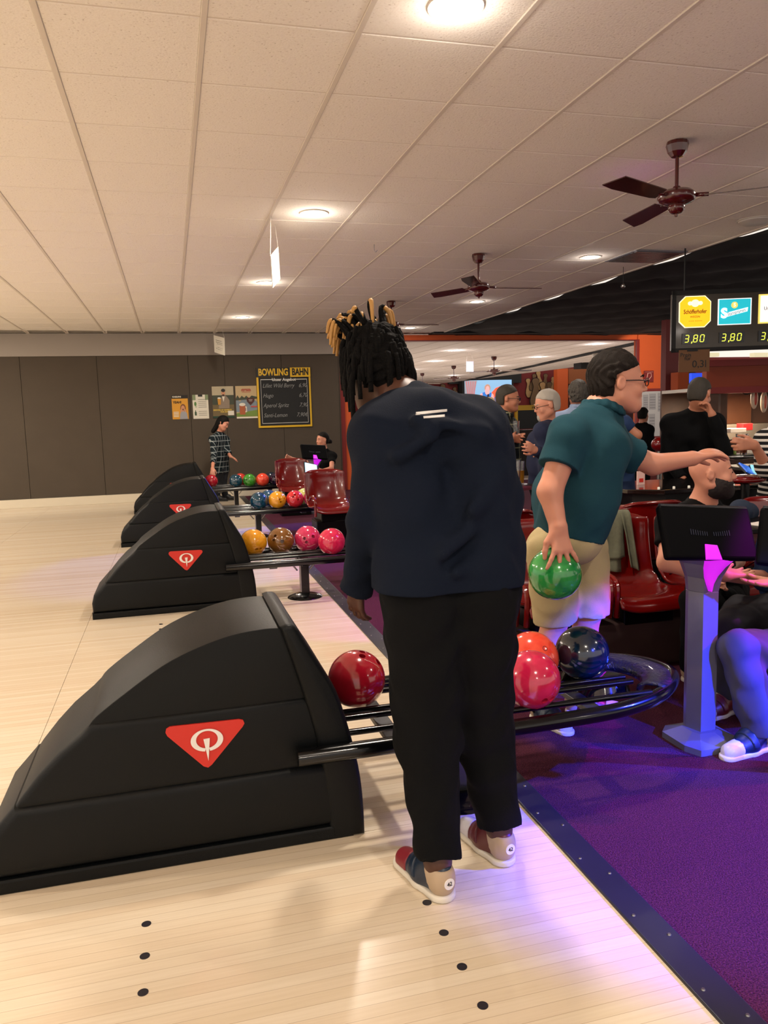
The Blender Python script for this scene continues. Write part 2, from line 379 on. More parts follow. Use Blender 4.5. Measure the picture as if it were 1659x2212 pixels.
def add_head(Fd, c, f, s=1.0, up=(0, 0, 1), ears=True, face=True):
    r, f, u = frame(f, up); rot = np.stack([r, f, u]); c = A3(c)
    L = lambda x, y, z: c+s*(r*x+f*y+u*z)
    E = lambda x, y, z, a, b, d, k=.015, sub=False: Fd.ell(L(x, y, z), (a*s, b*s, d*s), rot, k=k*s, sub=sub)
    E(0, -.012, .03, .076, .098, .095, .02); E(0, .025, -.04, .060, .068, .070, .03)
    Fd.cone(L(0, .06, -.085), L(0, .068, -.088), .024*s, .022*s, k=.03*s)
    for sx in (-1, 1): Fd.cone(L(sx*.055, 0, -.055), L(sx*.02, .06, -.09), .022*s, .02*s, k=.03*s)
    if face:
        Fd.cone(L(-.03, .072, .022), L(.03, .072, .022), .014*s, k=.015*s)
        for sx in (-1, 1):
            E(sx*.031, .094, .006, .017, .014, .011, .01, True); Fd.ell(L(sx*.031, .080, .005), (.0125*s,)*3, rot, k=.003*s)
            E(sx*.040, .062, -.028, .022, .022, .022, .02)
        Fd.cone(L(0, .084, .012), L(0, .106, -.022), .008*s, .011*s, k=.01*s)
        for sx in (-1, 1): Fd.ell(L(sx*.011, .097, -.026), (.009*s, .011*s, .008*s), rot, k=.006*s)
        E(0, .086, -.052, .022, .010, .006, .005); E(0, .084, -.063, .019, .011, .006, .005)
        E(0, .097, -.0575, .020, .010, .0022, .003, True)
    if ears:
        for sx in (-1, 1):
            E(sx*.082, -.010, -.002, .010, .020, .030, .006); E(sx*.091, -.003, .0, .006, .010, .017, .006, True)
    return L
def add_hand(Fd, w, d, n, side, curl=.5, s=1.0, spread=.18, fat=1.0):
    """w wrist, d direction of the palm, n palm normal, side towards the thumb"""
    w, d, n = A3(w), nz(d), nz(n); n = nz(n-d*(n@d)); b = np.cross(d, n)
    if b@A3(side) < 0: b = -b
    k = .008*s; kn = []
    for j, (o, ln) in enumerate(((.030, .072), (.010, .080), (-.011, .074), (-.030, .058))):
        K = w+d*(.088-.004*abs(j-1.2))*s+b*o*s; kn.append(K)
        Fd.cone(w+b*o*.45*s, K, .015*s, .0115*s, k=.016*s)
        dd = nz(d+b*(spread*(1.1-j*.75))); p = K; ang = 0
        for q, fr in enumerate((.46, .30, .24)):
            ang += curl*(.6, .9, .7)[q]; dr = dd*math.cos(ang)+n*math.sin(ang); p2 = p+dr*ln*fr*s
            Fd.cone(p, p2, (.0098, .0088, .0080)[q]*s*fat, (.0088, .0080, .0074)[q]*s*fat, k=k*.5); p = p2
    t0 = w+d*.02*s+b*.022*s; t1 = t0+nz(d*.75+b*.75+n*.25)*.042*s; t2 = t1+nz(d*.9+b*.25+n*(.2+.4*curl))*.034*s; t3 = t2+nz(d*.9+b*.0+n*(.3+.6*curl))*.026*s
    Fd.cone(t0, t1, .017*s, .0125*s, k=.014*s); Fd.cone(t1, t2, .0115*s, .0105*s, k=k*.6); Fd.cone(t2, t3, .0105*s, .0085*s, k=k*.6)
def hair_field(L, s, style='short'):
    return None
# bowling shoe: parts shared between all wearers; local frame: heel at origin, toe towards +Y
def make_shoe_parts(prefix, up_col, cols):
    out = []
    def P(name, fn, m, h=.0045):
        Fd = Field(.02); fn(Fd); V, Q = Fd.mesh(h); me = bpy.data.meshes.new(name); me.from_pydata(V.tolist(), [], Q.tolist())
        me.polygons.foreach_set('use_smooth', np.ones(len(Q), bool)); me.materials.append(m); out.append((name, me))
    def clamp(f0): return lambda D, X: np.maximum(D, f0(X))
    def up(Fd, g=0):
        Fd.cone((0, .035, .045), (0, .12, .045), .036+g, .040+g, k=.03); Fd.cone((0, .12, .040), (-.006, .225, .030), .041+g, .033+g, k=.03)
        Fd.cone((0, .035, .08), (0, .07, .085), .034+g, .036+g, k=.03); Fd.cone((-.004, .12, .05), (0, .08, .085), .036+g, .034+g, k=.03)
    def upper(Fd): up(Fd); Fd.ell((0, .05, .13), (.028, .045, .03), sub=True, k=.01); Fd.mods.append(clamp(lambda X: .016-X[..., 2]))
    P('upper', upper, up_col)
    def toe(Fd): up(Fd, .0022); Fd.mods.append(clamp(lambda X: np.maximum(.016-X[..., 2], .185-X[..., 1]-.25*np.abs(X[..., 0]))))
    P('toe_cap', toe, cols['toe'])
    def heel(Fd): up(Fd, .0022); Fd.mods.append(clamp(lambda X: np.maximum(np.maximum(.016-X[..., 2], X[..., 1]-.048-.3*(X[..., 2]-.03)), X[..., 2]-.098)))
    P('heel_counter', heel, cols['heel'])
    def sole(Fd):
        Fd.cone((0, .038, .012), (0, .12, .012), .042, .043, k=.02); Fd.cone((0, .12, .012), (-.008, .235, .012), .045, .036, k=.02)
        Fd.mods.append(clamp(lambda X: np.maximum(-X[..., 2]+.001, X[..., 2]-.022)))
    P('sole', sole, cols['sole'])
    def strap(Fd): up(Fd, .006); Fd.mods.append(clamp(lambda X: np.maximum(np.abs(X[..., 1]-.125-.25*(X[..., 2]-.05))-.016, .04-X[..., 2])))
    P('strap', strap, cols['strap'])
    return out
SHOE = {}
def shoe(parent, heel, toe_dir, kind, label, z=0, tilt=0, s=1.0):
    root = None
    for nm, me in SHOE[kind]:
        o = newobj('shoe' if root is None else nm, me, None, parent if root is None else root)
        if root is None:
            root = o; o.location = Vector(heel)-parent.location+Vector((0, 0, z)); o.rotation_euler = Euler((tilt, 0, math.atan2(-toe_dir[0], toe_dir[1]))); o.scale = (s, s, s); o['label'] = label
    return root
# ------------------------------------------------------------------ people
def V3(v): return A3(v)
def person(label, J, skin, h=.008, b=1.0, top=None, bot=None, hair=None, hands=None, hs=1.0, glasses=None, feet=None, group=None, wr=.004, ears=True, face=True, extra_skin=None, extra_top=None):
    J = {k: (A3(v)) for k, v in J.items()}
    pel = J['pelvis']; rt = nz(J['right']); hd = J['head']; up = J.get('up', (0, 0, 1))
    base = J.get('base', np.array([pel[0], pel[1], 0]))
    root = thing('person', label, 'person', tuple(base)); 
    chest, belly = J['chest'], J.get('belly', (J['chest']+pel)/2)
    nb = J.get('neck', hd+(chest-hd)*.38)
    for sd, sg in (('R', 1), ('L', -1)):
        if 'sh'+sd not in J: J['sh'+sd] = chest+rt*sg*.165*b+np.array([0, 0, .075])
        if 'el'+sd not in J: J['el'+sd] = J['sh'+sd]+rt*sg*.05+np.array([0, 0, -.29])
        if 'wr'+sd not in J: J['wr'+sd] = J['el'+sd]+np.array([0, 0, -.25])+nz(J['face'])*.05
        if 'hip'+sd not in J: J['hip'+sd] = pel+rt*sg*.085*b
        if 'kn'+sd not in J: J['kn'+sd] = J['hip'+sd]*np.array([1, 1, 0])+np.array([0, 0, .50*J['hip'+sd][2]/.92])+nz(J['face'])*.02*np.array([1,1,0])
        if 'an'+sd not in J: J['an'+sd] = J['hip'+sd]*np.array([1, 1, 0])+np.array([0, 0, .09])
    def torso(F, g, hem=None):
        cw, bw, pw = .105*b, .085*b, .085*b; k = .05
        for sg in (-1, 1):
            F.cone(chest+rt*sg*cw, belly+rt*sg*bw, (.098+g)*b, (.100+g)*J.get('bg', 1.)*b, k=k)
            F.cone(belly+rt*sg*bw, pel+rt*sg*pw, (.100+g)*J.get('bg', 1.)*b, (.100+g)*b, k=k)
            sh = J['shR' if sg > 0 else 'shL']
            F.cone(sh, nb+(chest-nb)*.25, .058*b+g, .060*b+g, k=k); F.cone(sh, chest, .055*b+g, .08*b+g, k=k)
    def arm(F, sd, g0, g1, frac=1, flat=False):
        a, e, w = J['sh'+sd], J['el'+sd], J['wr'+sd]; ab = J.get('ab', b)
        if frac >= 1.01:
            F.cone(a, e, .050*ab+g0, .041*ab+g0, k=.025); w2 = e+(w-e)*(frac-1)
            F.cone(e, w2, .041*ab+g0, .040*ab+(.028*ab-.040*ab)*(frac-1)+g1, k=.02, flat=flat)
        else:
            F.cone(a, a+(e-a)*frac, .050*ab+g0, .046*ab+g1, k=.025, flat=flat)
    S = Field(.02)
    L = add_head(S, hd, J['face'], hs, up, ears, face)
    S.cone(L(0, -.018, -.04), nb, .052*hs*(1+.12*(b-1)/.2 if b > 1 else 1), .056*b, k=.03)
    S.cone(nb, chest, .05*b, .07*b, k=.04); torso(S, -.012)
    for sd in 'LR':
        arm(S, sd, 0, 0, 2); S.cone(J['wr'+sd], J['wr'+sd]+nz(J['wr'+sd]-J['el'+sd])*.012, .027*b, .024, k=.015)
        hp, kn, an = J['hip'+sd], J['kn'+sd], J['an'+sd]
        S.cone(hp, kn, .078*b, .052*b, k=.04); calf = kn+(an-kn)*.35
        S.cone(kn, calf, .050*b, .054*b, k=.03); S.cone(calf, an, .054*b, .036*b, k=.03); S.cone(an, an-np.array([0, 0, .03]), .036, .03, k=.02)
    for hnd in (hands or []):
        sd = hnd['side']; ww = J['wr'+sd]; d = hnd.get('d', nz(ww-J['el'+sd])); add_hand(S, ww, d, hnd['n'], hnd['t'], hnd.get('curl', .5), hnd.get('s', 1.0), hnd.get('spread', .18), 1.25 if h > .009 else 1.0)
    done = {q['side'] for q in (hands or [])}
    for sd in 'LR':
        if sd not in done:
            d = nz(J['wr'+sd]-J['el'+sd]); sg = 1 if sd == 'R' else -1; add_hand(S, J['wr'+sd], d, -rt*sg, J['face'], .45, fat=1.25 if h > .009 else 1.0)
    if extra_skin: extra_skin(S, L)
    bd = S.build('body', h, skin, root)
    if top:
        T = Field(.02); torso(T, .012)
        fr = {'short': .55, 'long': 1.97, 'elbow': 1.02, 'three': 1.6}[top.get('sleeve', 'short')]; fr = top.get('frac', fr)
        for sd in 'LR': arm(T, sd, top.get('g', .014), top.get('g1', .018), fr, True)
        hem = top.get('hem'); nbz = nb; up_t = nz(nb-chest)
        if 'flare' in top: T.cone(belly, pel, .12*b, top['flare'], k=.06)
        if extra_top: extra_top(T, L)
        if wr: T.mods.append(wrinkle(wr, 14, seed=len(label)))
        neckr = top.get('neckr', .062)*b
        T.cone(nb+(nb-chest)*.10+nz(hd-nb)*.0, nb+nz(hd-nb)*.30, neckr, neckr*1.3, k=.01, sub=True)
        if hem is not None:
            hn = nz(A3(top.get('hemn', (0, 0, -1)))); hp0 = A3(hem)
            T.mods.append(lambda D, X: np.maximum(D, np.where(np.linalg.norm(X-pel, axis=-1) < top.get('hemr', .42), (X-hp0)@hn, -1)))
        to = T.build(top.get('name', 'shirt'), h, top['mat'], root)
        if top.get('label'): to['label'] = top['label']
        if top.get('collar'):
            K = Field(.008); rr = neckr*1.05; fwd = nz(J['face']*np.array([1, 1, .3])); sdv = nz(np.cross(fwd, (0, 0, 1)))
            cc = nb+nz(hd-nb)*.012; pts = [cc+(fwd*math.cos(a)*rr*1.1+sdv*math.sin(a)*rr)+np.array([0, 0, -.035*max(0, math.cos(a))+.012]) for a in np.linspace(.35, 2*PI-.35, 14)]
            K.chain(pts, [.012]*14, k=.01); K.chain([p+np.array([0, 0, -.016])+nz(p-cc)*.008 for p in pts], [.009]*14, k=.014); K.build('collar', h*.7, top['mat'], root)
    if bot:
        B = Field(.02); gt, gb = bot.get('g', .012), bot.get('gb', .02); pw = .085*b
        wz = bot.get('waist', .10)
        upd = nz(belly-pel)
        for sg in (-1, 1): B.cone(pel+upd*wz+rt*sg*pw*.95, pel+rt*sg*pw, .098*b, (.108)*b, k=.04)
        for sd in 'LR':
            hp, kn, an = J['hip'+sd], J['kn'+sd], J['an'+sd]
            if bot.get('short'):
                e = kn+(hp-kn)*bot.get('cut', .05); B.cone(hp, e, .088*b+gt, (.060*b+gt+gb), k=.03, flat=True)
            else:
                B.cone(hp, kn, .086*b+gt, .058*b+gt, k=.03); e = an+nz(an-kn)*bot.get('ext', .02); B.cone(kn, e, .058*b+gt, .040*b+gb, k=.03, flat=True)
        if bot.get('wr', wr): B.mods.append(wrinkle(bot.get('wr', wr), 16, seed=3+len(label)))
        bo = B.build(bot.get('name', 'trousers'), h, bot['mat'], root)
        if bot.get('label'): bo['label'] = bot['label']
    r, f, u = frame(J['face'], up); rot = np.stack([r, f, u])
    if hair:
        H = Field(.012); s = hs; st = hair.get('style', 'short'); th = hair.get('th', .012)
        H.ell(L(0, -.019, .034), ((.078+th)*s, (.100+th)*s, (.094+th)*s), rot)
        H.ell(L(0, -.045, -.02), ((.068+th)*s, (.060+th)*s, (.065+th)*s), rot, k=.02)
        fl, fz, nape = hair.get('fl', .062), hair.get('fz', .075), hair.get('nape', -.075)
        hc = A3(hd)
        y_side = hair.get('side', -.034)
        def cut(D, X):
            q = X-hc; y = (q@f)/s; z = (q@u)/s; x = np.abs(q@r)/s
            keep = (y-(y_side+np.clip((z-.028)/.055, 0, 1)*(.098-y_side)))*.7
            keep = np.maximum(keep, -(z-nape))
            n_ = hair.get('rough', .0012)*(np.sin(q@r*330+3*np.sin(z*60))+.6*np.sin(q@f*150+2*np.sin(q@r*200)))
            return np.maximum(D+np.clip((y-.02)/.06, 0, 1)*.75*th*s, keep*s)-n_
        H.mods.append(cut)
        if st == 'long':
            H.cone(L(0, -.07, -.02), L(0, -.10, -.20), .055*s, .035*s, k=.04)
        if st == 'ponytail':
            H.cone(L(0, -.10, .02), L(0, -.15, -.03), .028*s, .034*s, k=.02); H.cone(L(0, -.15, -.03), L(0, -.13, -.13), .034*s, .015*s, k=.02)
        if st == 'tuft': H.cone(L(0, .05, .11), L(0, -.06, .12), .03*s, .03*s, k=.03)
        ho = H.build('hair', hair.get('h', h*.8), hair['mat'], root)
        if st in ('long', 'ponytail'): pass
        if hair.get('label'): ho['label'] = hair['label']
    if hair is None or hair.get('beard'):
        pass
    if glasses:
        bm = bmesh.new()
        for sx in (-1, 1):
            cc = [L(sx*.033+.023*math.cos(a), .104, .004+.016*math.sin(a)) for a in np.linspace(0, 2*PI, 14)[:-1]]
            tube_bm(bm, [Vector(p) for p in cc], .0022, 6, closed=True); tube_bm(bm, [Vector(L(sx*.056, .103, .008)), Vector(L(sx*.078, .06, .008)), Vector(L(sx*.084, -.01, .006))], .0025, 6)
        tube_bm(bm, [Vector(L(-.011, .105, .008)), Vector(L(.011, .105, .008))], .002, 6)
        for v in bm.verts: v.co -= root.location
        go = finish('glasses', bm, glasses, root, True)
    # eyes and brows
    if face:
        bm = bmesh.new()
        for sx in (-1, 1):
            p = L(sx*.031, .0915, .005); bmesh.ops.create_uvsphere(bm, u_segments=8, v_segments=6, radius=.0045*hs, matrix=Matrix.Translation(Vector(p)-root.location))
        finish('eye', bm, mat('eye_dark', '1a120e', .2), root, True)
        if h < .02:
            Bf = Field(.004)
            for sx in (-1, 1): Bf.chain([L(sx*.016, .089, .024), L(sx*.033, .088, .030), L(sx*.048, .074, .024)], [.004, .0042, .003])
            Bf.build('eyebrow', .004, J.get('browmat', None) or (hair['mat'] if hair else mat('brow_brown', '2b1d14', .8)), root)
    for ft in (feet or []):
        sd = ft['side']; an = J['an'+sd]; d = nz(ft['dir']); hl = np.array([an[0], an[1], ft.get('z', 0)])-np.array([d[0], d[1], 0])*.055
        shoe(root, hl, d, ft['kind'], ft['label'], tilt=ft.get('tilt', 0))
    root['L'] = 0; del root['L']
    return root, L
# ================================================================== SETTING
M_maple, M_carpet, M_tile = maple(), carpet(), tile_mat()
M_rail = mat('ceiling_rail', 'd8cfc4', .6); M_wall = mat('dark_wall', '4b4237', .85, noise=.12, nscale=2.5, bump=.15, bscale=120)
fl = box('floor', (-9, -4, -.06), (1.15, 14.8, -.008), mat('subfloor', '5a4a38', .8)); tag(fl, kind='structure')
ysd = [-3.9, -2.1, -.95, .65, 2.485, 4.22, 5.945, 7.67, 9.39, 11.1, 12.7, 14.8]
xsd = [-9, -7.2, -5.4, -3.6, -2.1, -.662, 1.149]
for j in range(len(ysd)-1):
    off = (0, .0)[j % 2]
    for i in range(len(xsd)-1):
        box('approach_panel', (xsd[i]+.0012, ysd[j]+.0012, -.01), (xsd[i+1]-.0012, ysd[j+1]-.0012, 0), M_maple, fl)
dm = mat('approach_dot', '26232b', .5)
def dot(x, y, r=.0135):
    bm = bmesh.new(); bmesh.ops.create_cone(bm, cap_ends=True, segments=20, radius1=r, radius2=r, depth=.0012); o = finish('approach_dot', bm, dm, fl); o.location = (x, y, .0006)
for y0 in (.0, 3.45, 6.9, 10.3):
    for k in range(3): dot(-.153, 2.192+y0-.14*k); dot(.644, 1.901+y0-.1405*k)
    dot(.642, 2.043+y0)
for k in range(4): dot(-.156, 5.653-.136*k, .008)
cp = box('floor_carpet', (1.245, -4, -.06), (14, 15.05, .004), M_carpet); cp.name = 'floor'; tag(box('floor', (2.0, 15.06, -.06), (42, 40, .004), mat('hall_floor_bounce', 'a89c90', .6)), kind='structure'); tag(cp, kind='structure')  # hall floor is a separate pale piece, added to bounce neutral light upwards
ks = box('trim_1', (1.147, -4, -.02), (1.245, 14.8, .009), mat('edge_strip', '30323a', .38, metal=.55, noise=.15, nscale=6), bev=.003); tag(ks, kind='structure')
for k in range(60):
    bm = bmesh.new(); bmesh.ops.create_cone(bm, cap_ends=True, segments=10, radius1=.0055, radius2=.004, depth=.003)
    o = finish('screw', bm, M_steel, ks); o.location = (1.173 if k % 2 else 1.218, 1.35+k*.15 if k % 2 else 1.35+k*.15+.05, .0105)
# ---- ceiling: tiles in a T-bar grid
ce = box('ceiling', (-9, -4, HC+.03), (5.22, 14.82, HC+.08), M_whitepaint); tag(ce, kind='structure')
T = .625; X0, Y0 = -.406, 3.3512
bm = bmesh.new(); bbox(bm, (-T/2+.011, -T/2+.006, 0), (T/2-.011, T/2-.006, .014), .004, 1); tme = bpy.data.meshes.new('ceiling_tile'); bm.to_mesh(tme); bm.free(); tme.materials.append(M_tile)
cells = []
for i in range(-14, 9):
    for j in range(-12, 19):
        x, y = X0+(i+.5)*T, Y0+(j+.5)*T
        if x+T/2 > 5.25 or y-T/2 > 14.8: continue
        d = (Vector((x, y, HC))-Vector((0, 0, CH))); z = d.dot(F_)
        vis = z > .3 and abs(d.dot(R_)/z*FPX) < 829+330/max(z, .3) and d.dot(U_)/z*FPX < 1106+600/max(z, .3)
        cells.append((0 if vis else 1, z, i, j, x, y))
cells.sort(); restb = bmesh.new(); VENT = {}
for n_, (v, z, i, j, x, y) in enumerate(cells):
    y1 = min(y+T/2, 14.8)
    if n_ < 296:
        o = newobj('ceiling_tile', tme, None, ce); o.location = (x, y, HC)
        if y+T/2 > 14.8: o.scale = (1, .6, 1); o.location.y = y-T*.2
    else: bbox(restb, (x-T/2+.011, y-T/2+.006, HC), (x+T/2-.011, min(y+T/2-.006, 14.8), HC+.014))
tag(finish('ceiling_tiles_outside_view', restb, M_tile, ce), kind='stuff'); 
for o in ce.children:
    if o.name.startswith('ceiling_tiles'): o.name = 'ceiling_tile_field'
for i in range(-13, 10):
    x = X0+i*T
    if x < 5.25: box('ceiling_rail', (x-.0125, -4, HC-.006), (x+.0125, 14.8, HC+.02), M_rail, ce, bev=.002, seg=1)
for j in range(-11, 19): box('ceiling_crossbar', (-9, Y0+j*T-.008, HC+.003), (5.22, Y0+j*T+.008, HC+.02), M_rail, ce)
box('edge_profile', (5.20, -4, HC-.012), (5.23, 14.8, HC+.03), M_rail, ce)
# ---- back wall
bw = box('wall_back', (-9, 14.83, 0), (3.16, 15.0, 3.05), M_wall); tag(bw, kind='structure')
xs = [-9, -7.4, -6.2, -5.0, -3.7, -2.45, -1.2, .36, 1.0, 2.05, 3.13]
for a, b_ in zip(xs, xs[1:]): box('wall_panel', (a+.003, 14.80, .15), (b_-.003, 14.835, 2.604), M_wall, bw, bev=.002, seg=1)
tr = box('trim_2', (-9, 14.76, 2.604), (3.16, 14.832, 2.99), mat('fascia_paint', '9c948c', .8)); tag(tr, kind='structure')
bb = box('baseboard_back', (-9, 14.74, 0), (3.16, 14.80, .15), mat('baseboard_paint', 'd6cdb8', .5), bev=.004); tag(bb, kind='structure')
# dividing wall with the wide opening
dw = box('wall_divider', (3.16, 14.9, 0), (3.42, 15.05, 3.3), M_orange); tag(dw, kind='structure')
tag(box('trim_3', (3.16, 14.86, 0), (3.25, 14.9, 3.0), M_redtrim), kind='structure'); tag(box('trim_4', (3.40, 14.88, 0), (3.45, 15.07, 2.86), M_redtrim), kind='structure')
tag(box('trim_5', (3.16, 14.9, 2.862), (9.64, 15.05, 2.968), M_orange), kind='structure')
tag(box('trim_6', (3.16, 14.88, 2.852), (9.66, 15.06, 2.868), M_redtrim), kind='structure')
tag(box('wall_right', (9.66, 14.9, 0), (10.75, 15.05, 3.26), M_orange), kind='structure')
tag(box('trim_7', (9.62, 14.87, 0), (9.68, 14.93, 2.87), M_redtrim), kind='structure')
tag(box('trim_8', (5.0, 14.6, 2.968), (10.42, 14.95, 3.28), M_blackpaint), kind='structure')
# black drape above the seating side
bm = bmesh.new(); nu, nv = 150, 24; vs = []
for i in range(nu+1):
    for j in range(nv+1):
        y = -4+19*i/nu; x = 5.23+8*j/nv; ph = (y+.95*(x-5.2))/1.35
        vs.append(bm.verts.new((x, y, 3.06-.10*abs(math.sin(PI*ph))**.8+.012*math.sin(9*x+5*y))))
for i in range(nu):
    for j in range(nv): a = i*(nv+1)+j; bm.faces.new((vs[a], vs[a+nv+1], vs[a+nv+2], vs[a+1]))
dr = finish('ceiling_drape', bm, M_drape, None, True); dr.name = 'ceiling'; tag(dr, kind='structure')
md = dr.modifiers.new('t', 'SOLIDIFY'); md.thickness = .01; md.offset = 1
# ---- the adjoining hall seen through the opening
hc2 = HC; VPd = Vector((-.0661, 1, 0)).normalized(); hx = Vector((-.5, 1, 0))
def hline(x0):  # grid lines run slightly skewed to the main hall
    return x0
A2 = math.atan2(at(254, 945, 30).x, 30)
HR = -A2
_n, _f = atz(1372, 740, HC), atz(1003, 822, HC)
XM = int(max((Matrix.Rotation(-HR, 3, 'Z') @ (p_-Vector((9.0, 15.06, 0)))).x for p_ in (_n, _f))/T)+1
hc = box('ceiling', (-13, 0, HC+.03), (XM*T, 31, HC+.07), M_whitepaint); tag(hc, kind='structure'); hc.location = (9.0, 15.06, 0); hc.rotation_euler = (0, 0, HR)
sb = bmesh.new()
for i in range(-20, XM):
    for j in range(0, 49): bbox(sb, (i*T+.011, j*T+.006, HC), (i*T+T-.011, j*T+T-.006, HC+.014))
o = finish('ceiling_tile_field', sb, M_tile, hc); tag(o, kind='stuff')
for i in range(-20, XM): box('ceiling_rail', (i*T-.0125, 0, HC-.006), (i*T+.0125, 31, HC+.02), M_rail, hc)
for j in range(0, 49): box('ceiling_crossbar', (-13, j*T-.008, HC+.003), (XM*T, j*T+.008, HC+.02), M_rail, hc)
# drape, far walls of the hall
Yw = 39.0
hd_ = bmesh.new(); e1 = at(1370, 738, 15.2); 
pts = [atz(1372, 740, HC-.02), atz(1118, 800, HC-.02), atz(1003, 822, HC-.02)]
far = pts[2]; near = pts[0]
q = [hd_.verts.new(p) for p in (Vector((near.x, near.y, HC-.03)), Vector((far.x, far.y, HC-.03)), Vector((far.x+24, far.y, HC+2.6)), Vector((near.x+14, near.y, HC+2.6)))]
hd_.faces.new(q); hd_.normal_update(); bmesh.ops.solidify(hd_, geom=hd_.faces[:], thickness=-.02)
o = finish('ceiling', hd_, M_drape); tag(o, kind='structure')
def P2(u, v, Y=Yw): p = at(u, v, Y); return (p.x, p.z)
def rect(u0, v0, u1, v1, Y): a = at(u0, v0, Y); b_ = at(u1, v1, Y); return (min(a.x, b_.x), min(a.z, b_.z), max(a.x, b_.x), max(a.z, b_.z))
tag(box('wall_far', (6, Yw+.1, 0), (40, Yw+.3, 4.2), mat('mural_red', '6e1a1c', .8, noise=.25, nscale=1.2)), kind='structure')
tag(box('trim_9', (P2(1003, 822)[0]-.9, Yw-.15, 2.95), (P2(1120, 800)[0]+.1, Yw+.1, 4.1), M_blackpaint), kind='structure')
x0, z0, x1, z1 = rect(1200, 800, 1223, 900, Yw-1); tag(box('wall_pillar', (x0, Yw-1.2, 0), (x1, Yw-.8, 3.6), mat('orange_bright', 'c8551c', .7)), kind='structure')
x0, z0, x1, z1 = rect(897, 825, 908, 900, Yw-1); tag(box('wall_pillar', (x0, Yw-1.2, 0), (x1, Yw-.8, 3.0), mat('orange_bright', 'c8551c', .7)), kind='structure')
x0, z0, x1, z1 = rect(1226, 805, 1300, 828, Yw-1); tag(box('trim_10', (x0, Yw-1.1, z0), (x1+2, Yw-.9, z1+.2), mat('orange_dim', '8a4a20', .7)), kind='structure')
x0, z0, x1, z1 = rect(1223, 828, 1300, 940, Yw-.5); tag(box('wall_lower', (x0, Yw-.6, 0), (x1+3, Yw-.4, z1), mat('maroon_wall', '3a1210', .8)), kind='structure')
# pins mural
def mural(name, label, groups, loc):
    root = thing(name, label, 'mural', loc)
    g1, g2, g3 = mat('mural_pin', 'a8865a', .8, noise=.2, nscale=6), mat('mural_pin_dark', '6a5238', .8), mat('mural_dark', '1d0d0a', .8)
    for k, (u, v, s, a) in enumerate(groups):
        c = at(u, v, Yw); pr = [(0, .5), (.07, .49), (.12, .44), (.125, .38), (.09, .30), (.075, .22), (.10, .10), (.17, -.10), (.20, -.25), (.17, -.40), (.11, -.5)]
        out = [(x*s, z*s) for x, z in pr]+[(-x*s, z*s) for x, z in pr[::-1]]
        ca, sa = math.cos(a), math.sin(a); out = [(x*ca-z*sa, x*sa+z*ca) for x, z in out]
        big = [(x*1.12, z*1.05) for x, z in out]
        o = poly('pin_outline', big, -.01-.004*k, 0, g3, root); o.location = c-Vector(loc)+Vector((0, .06-.02*k, 0)); o2 = poly('pin', out, -.03-.004*k, -.01, g1 if k % 2 == 0 else g2, root); o2.location = o.location
    return root
mural('pin_mural', 'painted mural of a bunch of tan bowling pins on dark red wall', [(1143, 838, 1.0, .1), (1152, 826, .9, -.2), (1165, 822, 1.0, .15), (1177, 826, .9, -.1), (1190, 832, .9, -.35), (1183, 850, 1.2, -.15), (1172, 852, 1.3, .1), (1155, 850, 1.6, 0)], tuple(at(1160, 880, Yw)))
mural('pin_mural', 'painted mural of toppling tan bowling pins behind the stooping man', [(930, 850, 1.1, .9), (952, 850, 1.0, -.35), (975, 856, .8, -.8), (985, 851, .7, .3), (942, 862, .9, .4)], tuple(at(950, 880, Yw)))
tag(box('wall_added_mask', (3.45, 16.0, 0), (16, 16.15, 1.02), mat('added_mask_dark', '120c0a', .6)), kind='structure')  # added low dark mask hiding the bright hall floor, in place of furniture
# projection screen
def emis(name, h, s=1.0): return mat(name, h, .6, emit=s)
tv = thing('projection_screen', 'large lit screen showing a presenter in a blue top', 'screen', tuple(at(1058, 900, Yw-.6)))
x0, z0, x1, z1 = rect(1003, 822, 1105, 905, Yw-.6); L0 = tv.location
box('frame', (x0-.12, -.02, z0-.1), (x1+.12, .69, z1+.1), M_blackpaint, tv, loc=(-L0.x, 0, -L0.z))
box('screen', (x0, -.05, z0), (x1, -.02, z1), emis('screen_sky', '7fa9cc', .9), tv, loc=(-L0.x, 0, -L0.z))
def scr(nm, pts, m, d):
    poly(nm, [(at(u, v, Yw-.6).x-L0.x, at(u, v, Yw-.6).z-L0.z) for u, v in pts], -.05-d, -.05, m, tv)
scr('picture_crane', [(1003, 822), (1030, 822), (1024, 850), (1026, 905), (1003, 905)], emis('screen_grey', '8f9099', .8), .01)
scr('picture_dusk', [(1026, 862), (1060, 850), (1105, 838), (1105, 905), (1026, 905)], emis('screen_violet', '6c6a90', .7), .012)
scr('picture_ramp', [(1018, 876), (1052, 858), (1070, 838), (1086, 832), (1105, 834), (1105, 841), (1088, 840), (1076, 846), (1060, 868), (1022, 886)], emis('screen_orange', 'e0583a', .9), .02)
for k in range(5): scr('picture_girder', [(1005+5*k, 824), (1007+5*k, 824), (1012+3*k, 858), (1010+3*k, 858)], emis('screen_red', 'b86a70', .8), .015)
scr('picture_dress', [(1040, 849), (1046, 847), (1054, 850), (1060, 848), (1063, 854), (1062, 905), (1040, 905)], emis('screen_blue', '2f6fc0', .9), .03)
for pts in ([(1036, 852), (1041, 849), (1042, 870), (1039, 888), (1034, 888)], [(1061, 849), (1065, 853), (1067, 875), (1062, 890), (1058, 870)], [(1047, 841), (1056, 841), (1056, 850), (1051, 854), (1047, 850)]): scr('picture_skin', pts, emis('screen_skin', 'e0a0a0', .9), .034)
c0 = [(1052+6.2*math.cos(a), 838+8*math.sin(a)) for a in np.linspace(0, 2*PI, 13)[:-1]]; scr('picture_hair', c0, emis('screen_hair', 'b58a78', .8), .032)
